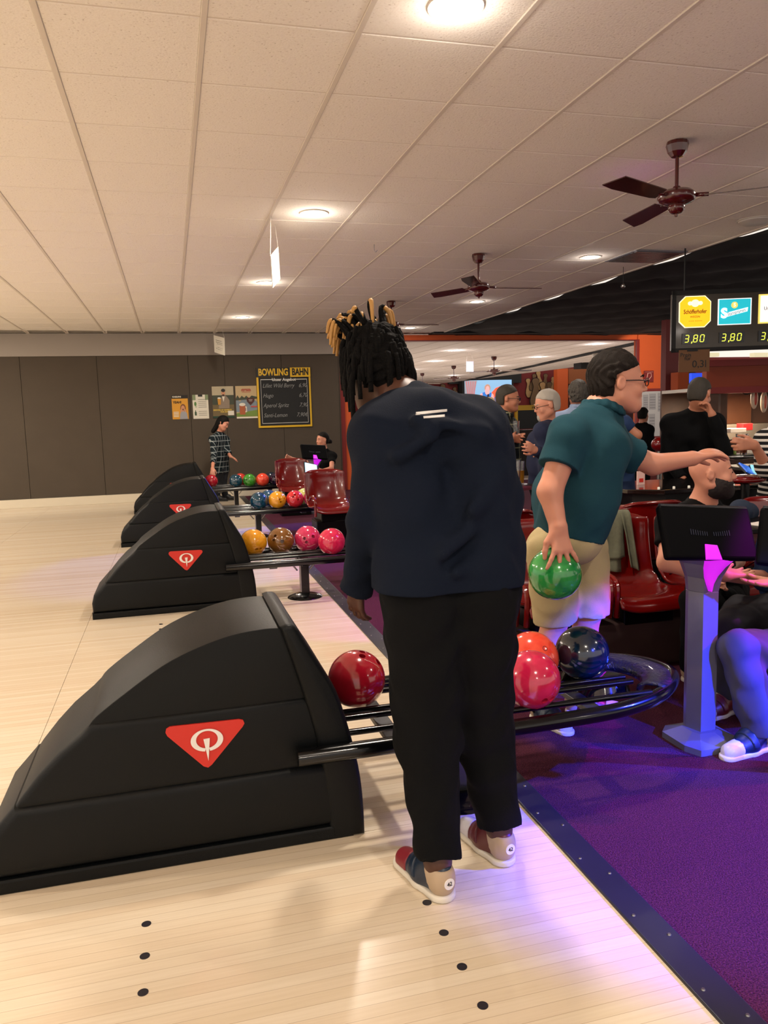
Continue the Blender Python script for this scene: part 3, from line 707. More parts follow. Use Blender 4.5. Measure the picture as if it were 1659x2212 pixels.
c1 = [(1052+4*math.cos(a), 840+6*math.sin(a)) for a in np.linspace(0, 2*PI, 13)[:-1]]; scr('picture_face', c1, emis('screen_skin', 'e0a0a0', .9), .038)
scr('picture_microphone', [(1051, 852), (1055, 851), (1056, 858), (1053, 868), (1050, 867)], emis('screen_navy', '202a50', .5), .045)
# yellow framed window booth
yb = thing('yellow_framed_booth', 'yellow framed dark window booth under the mural', 'booth', tuple(at(1140, 940, 34)))
x0, z0, x1, z1 = rect(1108, 876, 1176, 885, 34); L0 = yb.location
for nm, a in (('lintel', (x0, z0, x1, z1)), ('post', rect(1113, 885, 1117, 925, 34)), ('post', rect(1172, 885, 1176, 925, 34))):
    box(nm, (a[0]-L0.x, -.1, a[1]-L0.z), (a[2]-L0.x, .1, a[3]-L0.z), mat('yellow_lit', 'b98f14', .5), yb)
for a in (rect(1113, 885, 1117, 925, 34), rect(1172, 885, 1176, 925, 34)): box('leg', (a[0]-L0.x, -.1, -L0.z+.004), (a[2]-L0.x, .1, a[1]-L0.z), M_dark, yb)
a = rect(1113, 885, 1176, 925, 34); box('window_pane', (a[0]-L0.x, .02, a[1]-L0.z), (a[2]-L0.x, .06, a[3]-L0.z), M_dark, yb)
# hall right side: dark wall, pin figure and shelf light
a = rect(1225, 800, 1300, 815, 30); ls = tag(box('light_shelf', (a[0], 29.9, a[1]+.9), (a[2]+1, 30.2, a[1]+1.15), mat('cream_shelf', 'c9c0a0', .6)), 'cream lit shelf edge below the black hall ceiling', 'shelf')
pf = lathe('bowling_pin_figure', [(0, 0), (.1, 0), (.17, .25), (.19, .42), (.15, .7), (.09, .95), (.075, 1.1), (.11, 1.3), (.10, 1.42), (.05, 1.5), (0, 1.52)], mat('pin_white', 'cfc6b8', .4), None, 20)
p = at(1286, 835, 20); pf.location = (p.x, 20, p.z-.3); tag(pf, 'white bowling pin with red neck rising behind the polo man', 'pin')
lathe('neck_stripe', [(.088, 1.02), (.081, 1.05), (.080, 1.09)], M_red, pf)
sp_ = box('pin_shelf', (p.x-.5, 19.7, p.z-.36), (p.x+.5, 20.3, p.z-.3), M_wood); tag(sp_, 'brown shelf carrying the tall white pin', 'shelf')
# ================================================================== CEILING FIXTURES
def downlight(x, y, label, group, r=.095):
    t = thing('ceiling_downlight', label, 'ceiling light', (x, y, HC), group=group)
    lathe('trim_ring', [(r*.86, -.004), (r, -.004), (r*1.16, -.008), (r*1.2, .0), (r*.86, .006)], M_whitepaint, t, 28)
    lathe('lamp_disc', [(0, -.0075), (r*.86, -.0075), (r*.86, .004)], M_lampglow, t, 28)
    return t
rows = ['nearest', 'second', 'third', 'farthest']
for k, (x, y) in enumerate(lane_lamps[2:]): downlight(x, y, ['round recessed downlight cut off by the top of the picture', 'bright round recessed downlight beside the nearer hanging card', 'recessed downlight partly behind the nearer hanging card', 'small recessed downlight above the farther hanging sign'][k], 'downlights over the bowling approach')
for k, (x, y) in enumerate(side_lamps[3:]): downlight(x, y, ['recessed downlight beside the square metal ceiling vent', 'recessed downlight just below the second ceiling fan', 'recessed downlight just right of the farthest ceiling fan'][k], 'downlights over the seating')
for k, (x, y) in enumerate(hall_lamps): downlight(x, y, 'small downlight beyond the orange beam, '+['nearest of the left row, above the blank card', 'second of the left row, left of the blank card', 'third of the left row, above the farthest fan', 'last of the left row, by the dreadlocked head', 'nearest of the right row, above the polo man', 'second of the right row, left of the polo man', 'third of the right row, by the fan', 'last of the right row'][k], 'downlights in the hall beyond', r=.11)
def make_fan(loc, ang, label, group='brown ceiling fans'):
    t = thing('ceiling_fan', label, 'ceiling fan', loc, ang, group)
    lathe('canopy', [(0, 0), (.062, 0), (.066, -.02), (.055, -.06), (.035, -.085), (.012, -.09), (0, -.09)], M_maroon, t, 12, ang=.3)
    tube('downrod', [(0, 0, -.08), (0, 0, -.29)], .011, M_maroon, t)
    lathe('motor_housing', [(0, -.255), (.02, -.255), (.03, -.275), (.085, -.282), (.108, -.30), (.112, -.325), (.10, -.345), (.06, -.36), (.045, -.365)], M_maroon, t, 32)
    lathe('bottom_cap', [(.045, -.362), (.05, -.375), (.045, -.395), (.03, -.41), (.012, -.415), (.008, -.43), (0, -.432)], M_maroon, t, 24)
    for k in range(3):
        a = k*2*PI/3; m = Matrix.Rotation(a, 4, 'Z')
        bm = bmesh.new(); tube_bm(bm, [(.10, 0, -.315), (.15, 0, -.318), (.18, 0, -.32)], .012, 8)
        bmesh.ops.transform(bm, matrix=m, verts=bm.verts); finish('blade_bracket', bm, M_maroon, t, True)
        bm = bmesh.new(); pts = [(.155, -.045), (.20, -.055), (.56, -.062), (.66, -.05), (.60, .065), (.18, .05)]
        poly_bm(bm, pts, -.003, .003, 'xy'); bmesh.ops.transform(bm, matrix=m @ Matrix.Translation((0, 0, -.322)) @ Matrix.Rotation(math.radians(14), 4, 'X'), verts=bm.verts)
        finish('blade', bm, mat('fan_blade', '3a1412', .2, coat=.6), t)
    return t
fan = make_fan((3.017, 4.265, HC-.004), math.radians(203), 'largest glossy brown three bladed ceiling fan at the upper right')
def fan_at(x, y, ang, label, g='brown ceiling fans', s=1):
    f = copytree(fan); f.location = (x, y, HC-.004); f.rotation_euler = (0, 0, ang); f['label'] = label; f['group'] = g; f.scale = (s, s, s); return f
fan_at(3.061, 7.53, math.radians(-2), 'middle brown ceiling fan between the large fan and the far one')
fan_at(3.048, 10.71, math.radians(-8), 'farthest brown fan of the main ceiling, above the dreadlocked man')
for (u, v, lb) in ((1067, 770, 'small ceiling fan beyond the beam, right of the blank card'), (980, 790, 'small ceiling fan beyond the beam, left of the blank card'), (912, 806, 'smallest ceiling fan beyond the beam, beside the dreadlocked head')):
    p = atz(u, v, HC); fan_at(p.x, p.y, math.radians(10), lb, 'fans in the hall beyond', 1.25)
# smoke detector, sprinkler, vent
sd_ = thing('smoke_detector', 'round white disc on ceiling under the largest fan', 'smoke detector', tuple(atz(1632, 475, HC)))
lathe('housing', [(0, -.035), (.10, -.033), (.135, -.015), (.14, 0), (0, 0)], mat('detector_white', 'c9c3bd', .5), sd_); lathe('base_ring', [(.14, -.006), (.15, -.005), (.15, .002), (.14, .002)], M_whitepaint, sd_)
v0 = atz(1385, 556, HC); vt = thing('ceiling_vent', 'square grey metal vent plate in ceiling at black drape edge', 'vent', (4.88, 7.41, HC)); 
box('frame', (-.30, -.30, -.012), (.30, .30, -.002), M_grey, vt, bev=.003)
for k in range(8): box('slat', (-.27, -.26+k*.068, -.02), (.27, -.215+k*.068, -.010), mat('vent_dark', '77757a', .25, metal=.8), vt)
db = thing('disco_bulb', 'tiny round bulb hanging from the black drape', 'bulb', tuple(at(1346, 618, 8))); 
bm = bmesh.new(); bmesh.ops.create_uvsphere(bm, u_segments=16, v_segments=10, radius=.025); finish('globe', bm, M_steel, db, True); tube('cord', [(0, 0, .02), (0, 0, 3.0-db.location.z)], .003, M_blackpaint, db)
# hanging cards
def hang_card(corners, Yd, label, lines, thick=.006, em=0, m=None, dx=0):
    pts = [Vector(c) for c in corners]; c0 = sum(pts, Vector())/4
    t = thing('hanging_sign', label, 'sign', tuple(c0), group=None)
    bm = bmesh.new(); vs = [bm.verts.new(p-c0) for p in pts]; f = bm.faces.new(vs); bm.normal_update(); bmesh.ops.solidify(bm, geom=[f], thickness=thick); bmesh.ops.recalc_face_normals(bm, faces=bm.faces[:]); finish('card', bm, m or mat('sign_card', 'e9e6da', .5), t)
    for a, tp in ((pts[0], pts[0].lerp(pts[1], .25)), (pts[1], pts[0].lerp(pts[1], .75))): tube('thread', [a-c0, Vector((tp.x, tp.y, HC))-c0], .0025, mat('thread', 'cfc8c0', .5), t, 5)
    ex = (pts[1]-pts[0]).normalized(); ez = (pts[3]-pts[0]).normalized(); n = ex.cross(ez).normalized()
    if n.dot(Vector((0, 0, CH))-c0) < 0: n = -n
    w, h_ = (pts[1]-pts[0]).length, (pts[3]-pts[0]).length
    for (a, b_, r) in lines:
        A = pts[0]+ex*w*a+ez*h_*r+n*(thick+.002); B = pts[0]+ex*w*b_+ez*h_*r+n*(thick+.002)
        tube('printed_line', [A-c0, B-c0], .004, mat('print_grey', '6a6a60', .7), t, 4)
    return t
hang_card([at(462, 724, 14.3), at(485, 730, 14.0), at(486, 768, 14.0), at(464, 761, 14.3)], 11, 'small lit white notice hanging in front of the light wall band', [(.2, .75, .25), (.2, .8, .36), (.3, .8, .45), (.35, .85, .66), (.2, .3, .72), (.35, .8, .76)])
hang_card([at(584, 553, 6.2), at(600, 533, 6.75), at(604, 603, 6.75), at(588, 622, 6.2)], 6.5, 'white card hanging edge-on beside a bright downlight', [])
hang_card([at(1007, 781, 19.5), at(1022, 781, 19.5), at(1022, 803, 19.5), at(1007, 803, 19.5)], 19.5, 'blank pale card hanging in the hall beyond the beam', [], thick=.03, m=mat('pale_card', 'a9adc0', .6))
hook = tube('ceiling_hook', [(0, 0, 0), (0, 0, -.05), (.015, 0, -.07), (.03, 0, -.05)], .003, M_grey); hook.location = tuple(atz(808, 528, HC)); tag(hook, 'small metal hook in the ceiling tiles', 'hook')
# ================================================================== WALL BOARD AND POSTERS
def yplane(u, v, Y=14.8): p = at(u, v, Y); return p
a = at(554, 795, 14.78); b_ = at(673, 921, 14.78); X_0, Z_1, X_1, Z_0 = 1.575, a.z, 2.585, b_.z
cb = thing('chalkboard', 'black chalkboard with yellow frame listing drink prices in chalk', 'chalkboard', ((X_0+X_1)/2, 14.80, Z_0)); w = (X_1-X_0)/2; Hh = Z_1-Z_0; hz = Hh*.155
box('frame', (-w, -.03, 0), (w, 0, Hh-hz), mat('board_yellow', 'e0b41a', .45), cb, bev=.004)
box('slate', (-w*.93, -.036, Hh*.035), (w*.93, -.03, Hh-hz*1.02), mat('slate', '0f1214', .7, noise=.2, nscale=4), cb)
box('header_black', (-w, -.04, Hh-hz), (w*.24, 0, Hh), mat('board_black', '0c0c0c', .5), cb); box('header_yellow', (w*.24, -.04, Hh-hz), (w, 0, Hh), mat('board_yellow', 'e0b41a', .45), cb)
text('word_bowling', 'BOWLING', hz*1.02, mat('board_yellow', 'e0b41a', .45), cb, (-w*.38, -.042, Hh-hz*.5), bold=.006, sx=.68); text('word_bahn', 'BAHN', hz*1.02, mat('board_black', '0c0c0c', .5), cb, (w*.62, -.042, Hh-hz*.5), bold=.006, sx=.66)
mch = mat('chalk', 'cfcfca', .9); mch2 = mat('chalk_faint', '8c8f8e', .9)
text('word_unser_angebot', 'Unser Angebot', hz*.42, mch, cb, (0, -.038, Hh-hz*1.28), bold=.003)
for a_ in ((-.86, .90-.03, -.36, .0), ): pass
for (xa, xb) in ((-.86, -.38), (.38, .86)): box('chalk_rule', (w*xa, -.038, Hh-hz*1.30), (w*xb, -.036, Hh-hz*1.22), mch, cb)
for xa in (-.86, .85): box('chalk_rule', (w*xa, -.038, Hh*.07), (w*(xa+.012), -.036, Hh-hz*1.25), mch, cb)
box('chalk_rule', (-w*.86, -.038, Hh*.07), (w*.86, -.036, Hh*.078), mch, cb)
for k, (s1, s2) in enumerate((('Lillet Wild Berry', '6,90'), ('Hugo', '6,70'), ('Aperol Spritz', '7,90'), ('Santi-Lemon', '7,90€'))):
    z = Hh*(.70-.165*k); text('chalk_line', s1, hz*.62, mch2, cb, (-w*.80, -.038, z), align='LEFT', shear=.35, sx=.82); text('chalk_price', s2, hz*.62, mch2, cb, (w*.84, -.038, z), align='RIGHT', shear=.35, sx=.85)
def poster(name, label, u0, v0, u1, v1, bg):
    A = at(u0, v0, 14.79); B = at(u1, v1, 14.79); w = B.x-A.x; h_ = A.z-B.z
    t = thing(name, label, 'poster', ((A.x+B.x)/2, 14.80, B.z)); box('sheet', (-w/2, -.008, 0), (w/2, 0, h_), bg, t)
    def q(nm, pts, m, d=.004): return poly(nm, [((x-.5)*w, y*h_) for x, y in pts], -.008-d, -.008, m, t)
    def r(nm, x0, y0, x1, y1, m, d=.004): return q(nm, [(x0, y0), (x1, y0), (x1, y1), (x0, y1)], m, d)
    def c(nm, x, y, rx, ry, m, d=.006): return q(nm, [(x+rx*math.cos(a), y+ry*math.sin(a)) for a in np.linspace(0, 2*PI, 17)[:-1]], m, d)
    def tx(s, x, y, sz, m, al='CENTER', sx=1, d=.014): return text('printed_words', s, sz*h_, m, t, ((x-.5)*w, -d, y*h_), align=al, sx=sx, extrude=.0005, bold=.0015)
    return t, q, r, c, tx
k_, wp, sk = mat('poster_black', '15130f', .6), mat('poster_white', 'ddd8c8', .6), mat('poster_skin', 'c98f6c', .6)
t, q, r, c, tx = poster('wall_poster', 'yellow orange poster of a cheering girl, leftmost on the dark wall', 370, 854, 408, 905, mat('poster_orange', 'd79a2c', .6))
r('header', 0, .86, 1, 1, k_); tx('KUGELSPAß', .32, .93, .085, wp, sx=.8); tx('YEAH!', .33, .70, .14, k_, sx=.9)
c('hair', .68, .46, .17, .17, mat('poster_hair', '7a4a26', .6)); c('face', .67, .44, .12, .13, sk, .008); q('sweater', [(.45, 0), (.95, 0), (.9, .25), (.8, .33), (.55, .33), (.48, .2)], mat('poster_grey', '9a9ba0', .6), .007); c('hand', .55, .35, .05, .06, sk, .010); c('hand', .82, .35, .05, .06, sk, .010); c('mouth', .67, .40, .03, .04, k_, .011)
for k in range(4): r('text_line', .08, .10+.06*k, .40, .13+.06*k, wp)
t, q, r, c, tx = poster('wall_poster', 'white menu sheet with green bottle pictures', 415, 853, 452, 904, wp)
r('stripe', 0, .78, .2, 1, mat('poster_green', '7f8f6a', .6)); r('stripe', .8, .78, 1, 1, mat('poster_green', '7f8f6a', .6)); r('clip', .36, .92, .64, 1.0, k_)
gb = mat('bottle_green', '2c4a2a', .4); q('bottle', [(.1, .14), (.22, .14), (.22, .27), (.18, .31), (.18, .36), (.14, .36), (.14, .31), (.1, .27)], gb); c('leaves', .17, .62, .07, .09, mat('leaf_green', '4d7a3a', .6)); c('glass', .20, .5, .05, .04, mat('poster_pale_green', 'a9b898', .6))
for k in range(8): r('text_line', .36, .14+.08*k if k < 3 else .24+.08*k, .88, .155+.08*k if k < 3 else .255+.08*k, mat('print_grey', '6a6a60', .7))
t, q, r, c, tx = poster('wall_poster', 'poster of a bearded man in grey jacket holding a beer glass', 457, 835, 507, 902, mat('poster_sky', 'b5a98c', .6))
r('ground', 0, .05, 1, .42, mat('poster_brown', '6a5a38', .6)); r('trees', 0, .42, 1, .72, mat('poster_dark_green', '39402f', .6), .005)
q('jacket', [(.28, .30), (.78, .30), (.80, .55), (.70, .66), (.58, .72), (.46, .70), (.40, .60), (.30, .48)], mat('poster_jacket', '8a7a68', .6), .008); q('shirt', [(.46, .68), (.58, .68), (.52, .50)], wp, .010)
c('face', .52, .79, .085, .09, sk, .012); c('hair', .52, .87, .095, .055, k_, .014); c('beard', .52, .72, .055, .03, mat('poster_hair2', '3a2418', .6), .015); q('beer_glass', [(.26, .42), (.38, .42), (.40, .62), (.24, .62)], mat('poster_beer', 'c98d2a', .6), .016); c('foam', .32, .63, .08, .025, wp, .017)
tx('BREWED BY EXPERTS', .45, .25, .06, mat('print_gold', 'd8b84a', .6)); tx('FOR EXPERTS', .62, .19, .06, mat('print_gold', 'd8b84a', .6)); r('green_edge', 0, 0, 1, .06, mat('poster_bottle_green', '163a28', .6), .005); q('note', [(.7, .08), (.98, .08), (.98, .22), (.7, .22)], wp, .01)
t, q, r, c, tx = poster('wall_poster', 'festival poster with beer mug and gingerbread heart, beside the chalkboard', 508, 834, 557, 903, mat('poster_paper', 'bda67c', .6))
q('mountain', [(0, .20), (0, .62), (.2, .52), (.35, .66), (.6, .50), (.8, .62), (1, .5), (1, .2)], mat('poster_slate', '7b8a94', .6), .004); q('pines', [(0, .62), (.08, .72), (.18, .62), (.28, .70), (.4, .64), (.5, .70), (.62, .62), (.75, .70), (1, .66), (1, .60), (0, .56)], mat('poster_dark_green', '39402f', .6), .005); q('meadow', [(0, .06), (1, .06), (1, .26), (.6, .22), (0, .16)], mat('poster_meadow', '6e8a3a', .6), .006)
tx('FESTBIER', .5, .86, .085, mat('poster_redink', 'a8342a', .6), sx=.9); r('rule', .3, .90, .7, .91, mat('poster_redink', 'a8342a', .6)); r('rule', .3, .80, .7, .81, mat('poster_redink', 'a8342a', .6))
q('mug', [(.16, .12), (.42, .12), (.43, .40), (.15, .40)], mat('poster_amber', 'a8562a', .5), .009); c('foam', .29, .43, .15, .05, wp, .010); q('mug_handle', [(.42, .18), (.5, .2), (.5, .36), (.42, .38), (.42, .33), (.46, .32), (.46, .24), (.42, .22)], wp, .009)
q('heart', [(.68, .40), (.52, .52), (.50, .60), (.56, .645), (.64, .635), (.68, .60), (.72, .635), (.80, .645), (.88, .60), (.86, .52)], mat('gingerbread', '4a2018', .6), .011); r('heart_icing', .60, .57, .78, .58, wp, .013); r('heart_icing', .62, .53, .76, .54, wp, .013); r('ribbon', .7, .34, 1, .38, mat('poster_pinkred', 'c04a48', .6), .012); r('footer', 0, 0, 1, .05, wp, .006)
# ================================================================== BALL RETURNS
def profile_part(bm, pts, y0, y1, bev): poly_bm(bm, pts, y0, y1, 'xz', bev, 3)
def make_return():
    t = thing('ball_return', 'x', 'ball return', (0, 0, 0), group='black ball returns along the approach')
    hood = poly('hood_lower', [(-.634, .045), (-.637, .116), (-.621, .177), (-.534, .27), (.47, .27), (.50, .045)], 0, .53, M_black, t, bev=.03, smooth=True)
    poly('hood_middle', [(-.540, .255), (-.515, .29), (-.46, .355), (-.40, .415), (-.33, .47), (-.295, .503), (.40, .503), (.45, .26)], .010, .52, M_black, t, bev=.035, smooth=True)
    top_ = smoothpts([(-.305, .49, 0), (-.28, .52, 0), (-.20, .578, 0), (-.073, .66, 0), (.04, .708, 0), (.15, .738, 0), (.25, .748, 0), (.315, .745, 0)], 4)
    poly('hood_upper', [(p.x, p.y) for p in top_]+[(.40, .50)], .020, .51, M_black, t, bev=.045, smooth=True)
    outer = smoothpts([(.318, .760, 0), (.350, .752, 0), (.385, .69, 0), (.435, .60, 0), (.478, .52, 0), (.515, .39, 0), (.546, .244, 0), (.558, .12, 0), (.560, .0, 0)], 3)
    inner = smoothpts([(.44, .0, 0), (.432, .15, 0), (.415, .30, 0), (.385, .45, 0), (.34, .62, 0), (.300, .755, 0)], 3)
    poly('end_cap', [(p.x, p.y) for p in outer]+[(p.x, p.y) for p in inner], -.004, .534, M_black, t, bev=.03, smooth=True)
    poly('plinth', [(-.638, 0), (-.638, .047), (.52, .047), (.52, 0)], -.003, .533, M_black, t, bev=.008)
    bd = [(-.075, .448), (-.072, .460), (-.06, .466), (.155, .462), (.168, .458), (.172, .446), (.166, .436), (.062, .322), (.05, .314), (.036, .32), (-.07, .436)]
    b = poly('badge', bd, .004, .012, M_red, t)
    n = 40; ring = bmesh.new(); O, I = [], []
    for k in range(n):
        a = 2*PI*k/n; O.append(ring.verts.new((.051+.051*math.cos(a), .0015, .408+.037*math.sin(a)))); I.append(ring.verts.new((.051+.034*math.cos(a), .0015, .410+.029*math.sin(a))))
    for k in range(n):
        a = 2*PI*(k+.5)/n
        if abs(math.atan2(math.sin(a+PI/2), math.cos(a+PI/2))) < .10: continue
        ring.faces.new((O[k], O[(k+1) % n], I[(k+1) % n], I[k]))
    ring.normal_update(); bmesh.ops.solidify(ring, geom=ring.faces[:], thickness=-.0025); bmesh.ops.recalc_face_normals(ring, faces=ring.faces); ri = finish('letter_ring', ring, M_white, b)
    poly('letter_tail', [(.040, .412), (.060, .413), (.052, .338)], -.001, .0035, M_white, b)
    # tubes and rails
    path = [(.335, -.030, .318), (.7, -.030, .318), (1.1, -.028, .318), (1.45, -.02, .32), (1.62, .01, .322), (1.76, .07, .324), (1.87, .16, .326), (1.935, .25, .328), (1.94, .34, .328), (1.90, .43, .328), (1.80, .515, .326), (1.66, .56, .324), (1.45, .575, .322), (1.1, .577, .318), (.5, .577, .318)]
    tube('outer_tube', smoothpts(path, 5), .029, M_tube, t, 14)
    for y in (.040, .168, .225, .400, .505): tube('rail', [(.50, y, .352), (1.70 if y < .3 else 1.55, y, .352)], .0115, M_tube, t, 10)
    # end turn: textured horseshoe
    bm = bmesh.new(); N_ = 26; R1, R2 = [], []
    cx, cy = 1.66, .30
    rows_ = []
    for k in range(N_+1):
        a = -PI/2*.72+PI*.88*k/N_; ca, sa = math.cos(a), math.sin(a)
        rows_.append([bm.verts.new((cx+ca*rx, cy+sa*ry, zz)) for rx, ry, zz in ((.265, .262, .335), (.262, .258, .352), (.235, .235, .362), (.18, .185, .356), (.145, .15, .338), (.14, .145, .31))])
    for A_, B_ in zip(rows_, rows_[1:]):
        for q in range(5): bm.faces.new((A_[q], B_[q], B_[q+1], A_[q+1]))
    bmesh.ops.recalc_face_normals(bm, faces=bm.faces); tex = mat('textured_black', '0d1420', .35, bump=.9, bscale=70, coat=.3)
    o = finish('end_turn', bm, tex, t, True); md = o.modifiers.new('s', 'SOLIDIFY'); md.thickness = .012
    bm = bmesh.new(); bmesh.ops.create_cone(bm, cap_ends=True, segments=32, radius1=.13, radius2=.11, depth=.05); o = finish('turn_hub', bm, mat('hub_gloss', '08080a', .06, coat=.8), t, True); autosmooth(o.data); o.location = (cx-.02, cy+.02, .30)
    poly('hub_fin', [(1.50, .30), (1.56, .375), (1.66, .38), (1.72, .33), (1.72, .30)], cy+.08, cy+.12, M_tube, t, bev=.01)
    # pedestal stand
    st = poly('stand_post', [(-.035, -.028), (.035, -.028), (.035, .028), (-.035, .028)], .02, .32, M_tube, t, plane='xy', loc=(.955, .15, 0))
    lathe('stand_foot', [(0, .035), (.05, .034), (.10, .022), (.135, .008), (.14, 0), (0, 0)], M_tube, t, 36, (.955, .15, 0))
    for x in (.70, .955, 1.5):
        o = box('cross_bracket', (x-.03, .03, .268), (x+.03, .57, .29), M_tube if x == .955 else mat('bracket_grey', '55565a', .4, metal=.6), t, bev=.003)
    for x in (.90, 1.0): tube('brace', [(x, .15, .22), (x+(.05 if x > .95 else -.05), .12, .285)], .007, M_steel, t, 8)
    box('cable_channel', (.915, .112, .05), (.925, .125, .26), M_steel, t)
    return t
br0 = make_return(); br_lab = ['nearest and largest black ball return in the foreground', 'second black ball return from the camera', 'third black ball return from the camera', 'farthest black ball return, beside the stooping woman']
Ys = [2.47, 5.955, 9.38, 12.72]
for k, y in enumerate(Ys):
    r_ = br0 if k == 0 else copytree(br0); r_.location = (0, y, 0); r_['label'] = br_lab[k]
box_ = box('electrical_box', (1.80, 9.52, 0), (1.98, 9.72, .32), mat('dark_box', '14141c', .3), None, bev=.01); tag(box_, 'dark upright box under the third rack end', 'box')
# ---- balls
def ball_mesh():
    bm = bmesh.new(); bmesh.ops.create_uvsphere(bm, u_segments=56, v_segments=36, radius=.108); me = bpy.data.meshes.new('ball'); bm.to_mesh(me); bm.free()
    o = bpy.data.objects.new('tmpball', me); C.objects.link(o); cb_ = bmesh.new()
    for x, y, r in ((-.016, .018, .0125), (.018, .018, .0125), (0, -.052, .015)):
        d = Vector((x, y, math.sqrt(.108**2-x*x-y*y))).normalized(); m = Matrix.Translation(d*.100) @ d.to_track_quat('Z', 'Y').to_matrix().to_4x4()
        bmesh.ops.create_cone(cb_, cap_ends=True, segments=20, radius1=r, radius2=r, depth=.06, matrix=m)
    cm = bpy.data.meshes.new('cut'); cb_.to_mesh(cm); cb_.free(); oc = bpy.data.objects.new('tmpcut', cm); C.objects.link(oc)
    md = o.modifiers.new('b', 'BOOLEAN'); md.operation = 'DIFFERENCE'; md.object = oc; md.solver = 'EXACT'
    out = bpy.data.meshes.new_from_object(o.evaluated_get(bpy.context.evaluated_depsgraph_get())); bpy.data.objects.remove(o); bpy.data.objects.remove(oc)
    out.polygons.foreach_set('use_smooth', [True]*len(out.polygons)); out.materials.clear(); out.materials.append(None)
    autosmooth(out, .5); return out
BM = ball_mesh()
def ball(x, y, z, m, holes, label, group, roll=0):
    o = bpy.data.objects.new('bowling_ball', BM); C.objects.link(o); o.location = (x, y, z)
    o.material_slots[0].link = 'OBJECT'; o.material_slots[0].material = m
    q_ = Vector(holes).normalized().to_track_quat('Z', 'Y'); o.rotation_euler = (q_.to_matrix() @ Matrix.Rotation(roll, 3, 'Z')).to_euler(); return tag(o, label, 'bowling ball', group)
bR = ball_mat('ball_red', '9c0c22', 'c21c34'); bP = ball_mat('ball_pinkred', 'b81440', 'e03058'); bO = ball_mat('ball_coral', 'd8382a', 'ee5a3c'); bB = ball_mat('ball_navy', '030f1e', '082842')
bY = ball_mat('ball_yellow', 'd88a10', 'eeae2a'); bBr = ball_mat('ball_brown', '6b4318', '8a5c26'); bPk = ball_mat('ball_pink', 'b8164a', 'd84070'); bG = ball_mat('ball_green', '0c6a30', '3cae50', scale=1.6); bV = ball_mat('ball_violet', '1a1026', '2e1c40'); bT = ball_mat('ball_teal', '0a2a38', '14506a'); bL = ball_mat('ball_lime', 'b8c060', 'd8dc8c')
zb = .442
def rackball(k, u, v, front, m, holes, label, g, roll=0):
    y = Ys[k]+(.085 if front else .313); x = at(u, v, y).x; return ball(x, y, zb, m, holes, label, g, roll)
G = ['balls on the nearest rack', 'balls on the second rack', 'balls on the third rack', 'balls on the farthest rack']
rackball(0, 770, 1462, False, bR, (.35, -.25, .9), 'dark red bowling ball against the nearest ball return', G[0], .4)
rackball(0, 1147, 1465, True, bP, (.2, -.8, -.62), 'glossy pink-red bowling ball at the front of the nearest rack', G[0])
rackball(0, 1148, 1420, False, bO, (-.2, .8, .5), 'coral orange bowling ball behind the pink-red one', G[0])
rackball(0, 1257, 1408, False, bB, (.4, .6, .5), 'dark navy bowling ball next to the blue-lit rack end', G[0])
rackball(1, 547, 1165, False, bY, (.25, -.8, -.55), 'yellow bowling ball touching the second ball return', G[1])
rackball(1, 606, 1160, False, bBr, (-.45, -.85, .3), 'brown bowling ball with white engravings on the second rack', G[1], 1.2)
rackball(1, 664, 1158, False, bPk, (-.15, -.95, .1), 'pink bowling ball between brown and red on the second rack', G[1], 2.0)
rackball(1, 716, 1166, True, bP, (.1, .8, .6), 'pinkish red bowling ball half hidden by the stooping man', G[1])
rackball(2, 559, 1078, True, bT, (.1, .8, .5), 'dark teal bowling ball, first from left on the third rack', G[2])
rackball(2, 580, 1070, False, mat('x_teal2', '1c4a62', .2, coat=.7), (.1, .8, .5), 'slate blue bowling ball behind the dark teal and yellow ones', G[2])
rackball(2, 599, 1079, True, bY, (.35, -.9, .05), 'yellow bowling ball in the row on the third rack', G[2], 1.9)
rackball(2, 637, 1078, True, ball_mat('ball_red2', 'c01c28', 'dc3a40'), (-.1, -.9, .35), 'red bowling ball with three holes facing front on the third rack', G[2], .8)
rackball(2, 658, 1072, False, bL, (.1, .8, .5), 'pale lime yellow bowling ball peeking out behind', G[2])
rackball(2, 675, 1078, True, bPk, (.8, -.5, .3), 'magenta pink bowling ball lit purple, rightmost on the third rack', G[2])
rackball(3, 456, 1034, False, bR, (.1, .5, -.8), 'red bowling ball under the stooping woman hand', G[3])
rackball(3, 509, 1037, True, bT, (.1, .8, .5), 'dark blue bowling ball, second from left on the farthest rack', G[3])
rackball(3, 519, 1031, False, ball_mat('ball_red3', 'b02a20', 'd8483a'), (.1, .8, .5), 'pale red bowling ball behind the blue and green ones', G[3])
rackball(3, 539, 1037, True, ball_mat('ball_green2', '2c7a20', '4aa03a'), (-.6, -.7, 0), 'green bowling ball on the farthest rack', G[3])
rackball(3, 567, 1036, True, bO, (.3, .7, -.4), 'orange-red bowling ball on the farthest rack', G[3])
rackball(3, 585, 1031, False, bB, (.1, .8, .5), 'blue bowling ball half hidden behind the dark violet one', G[3])
rackball(3, 597, 1037, True, bV, (-.5, -.7, .2), 'dark violet bowling ball at the end of the farthest rack', G[3])
gball = ball(1.475, 2.85, .764, bG, (.1, .1, 1), 'marbled green bowling ball held by the man in the polo', 'balls in hand', .5)
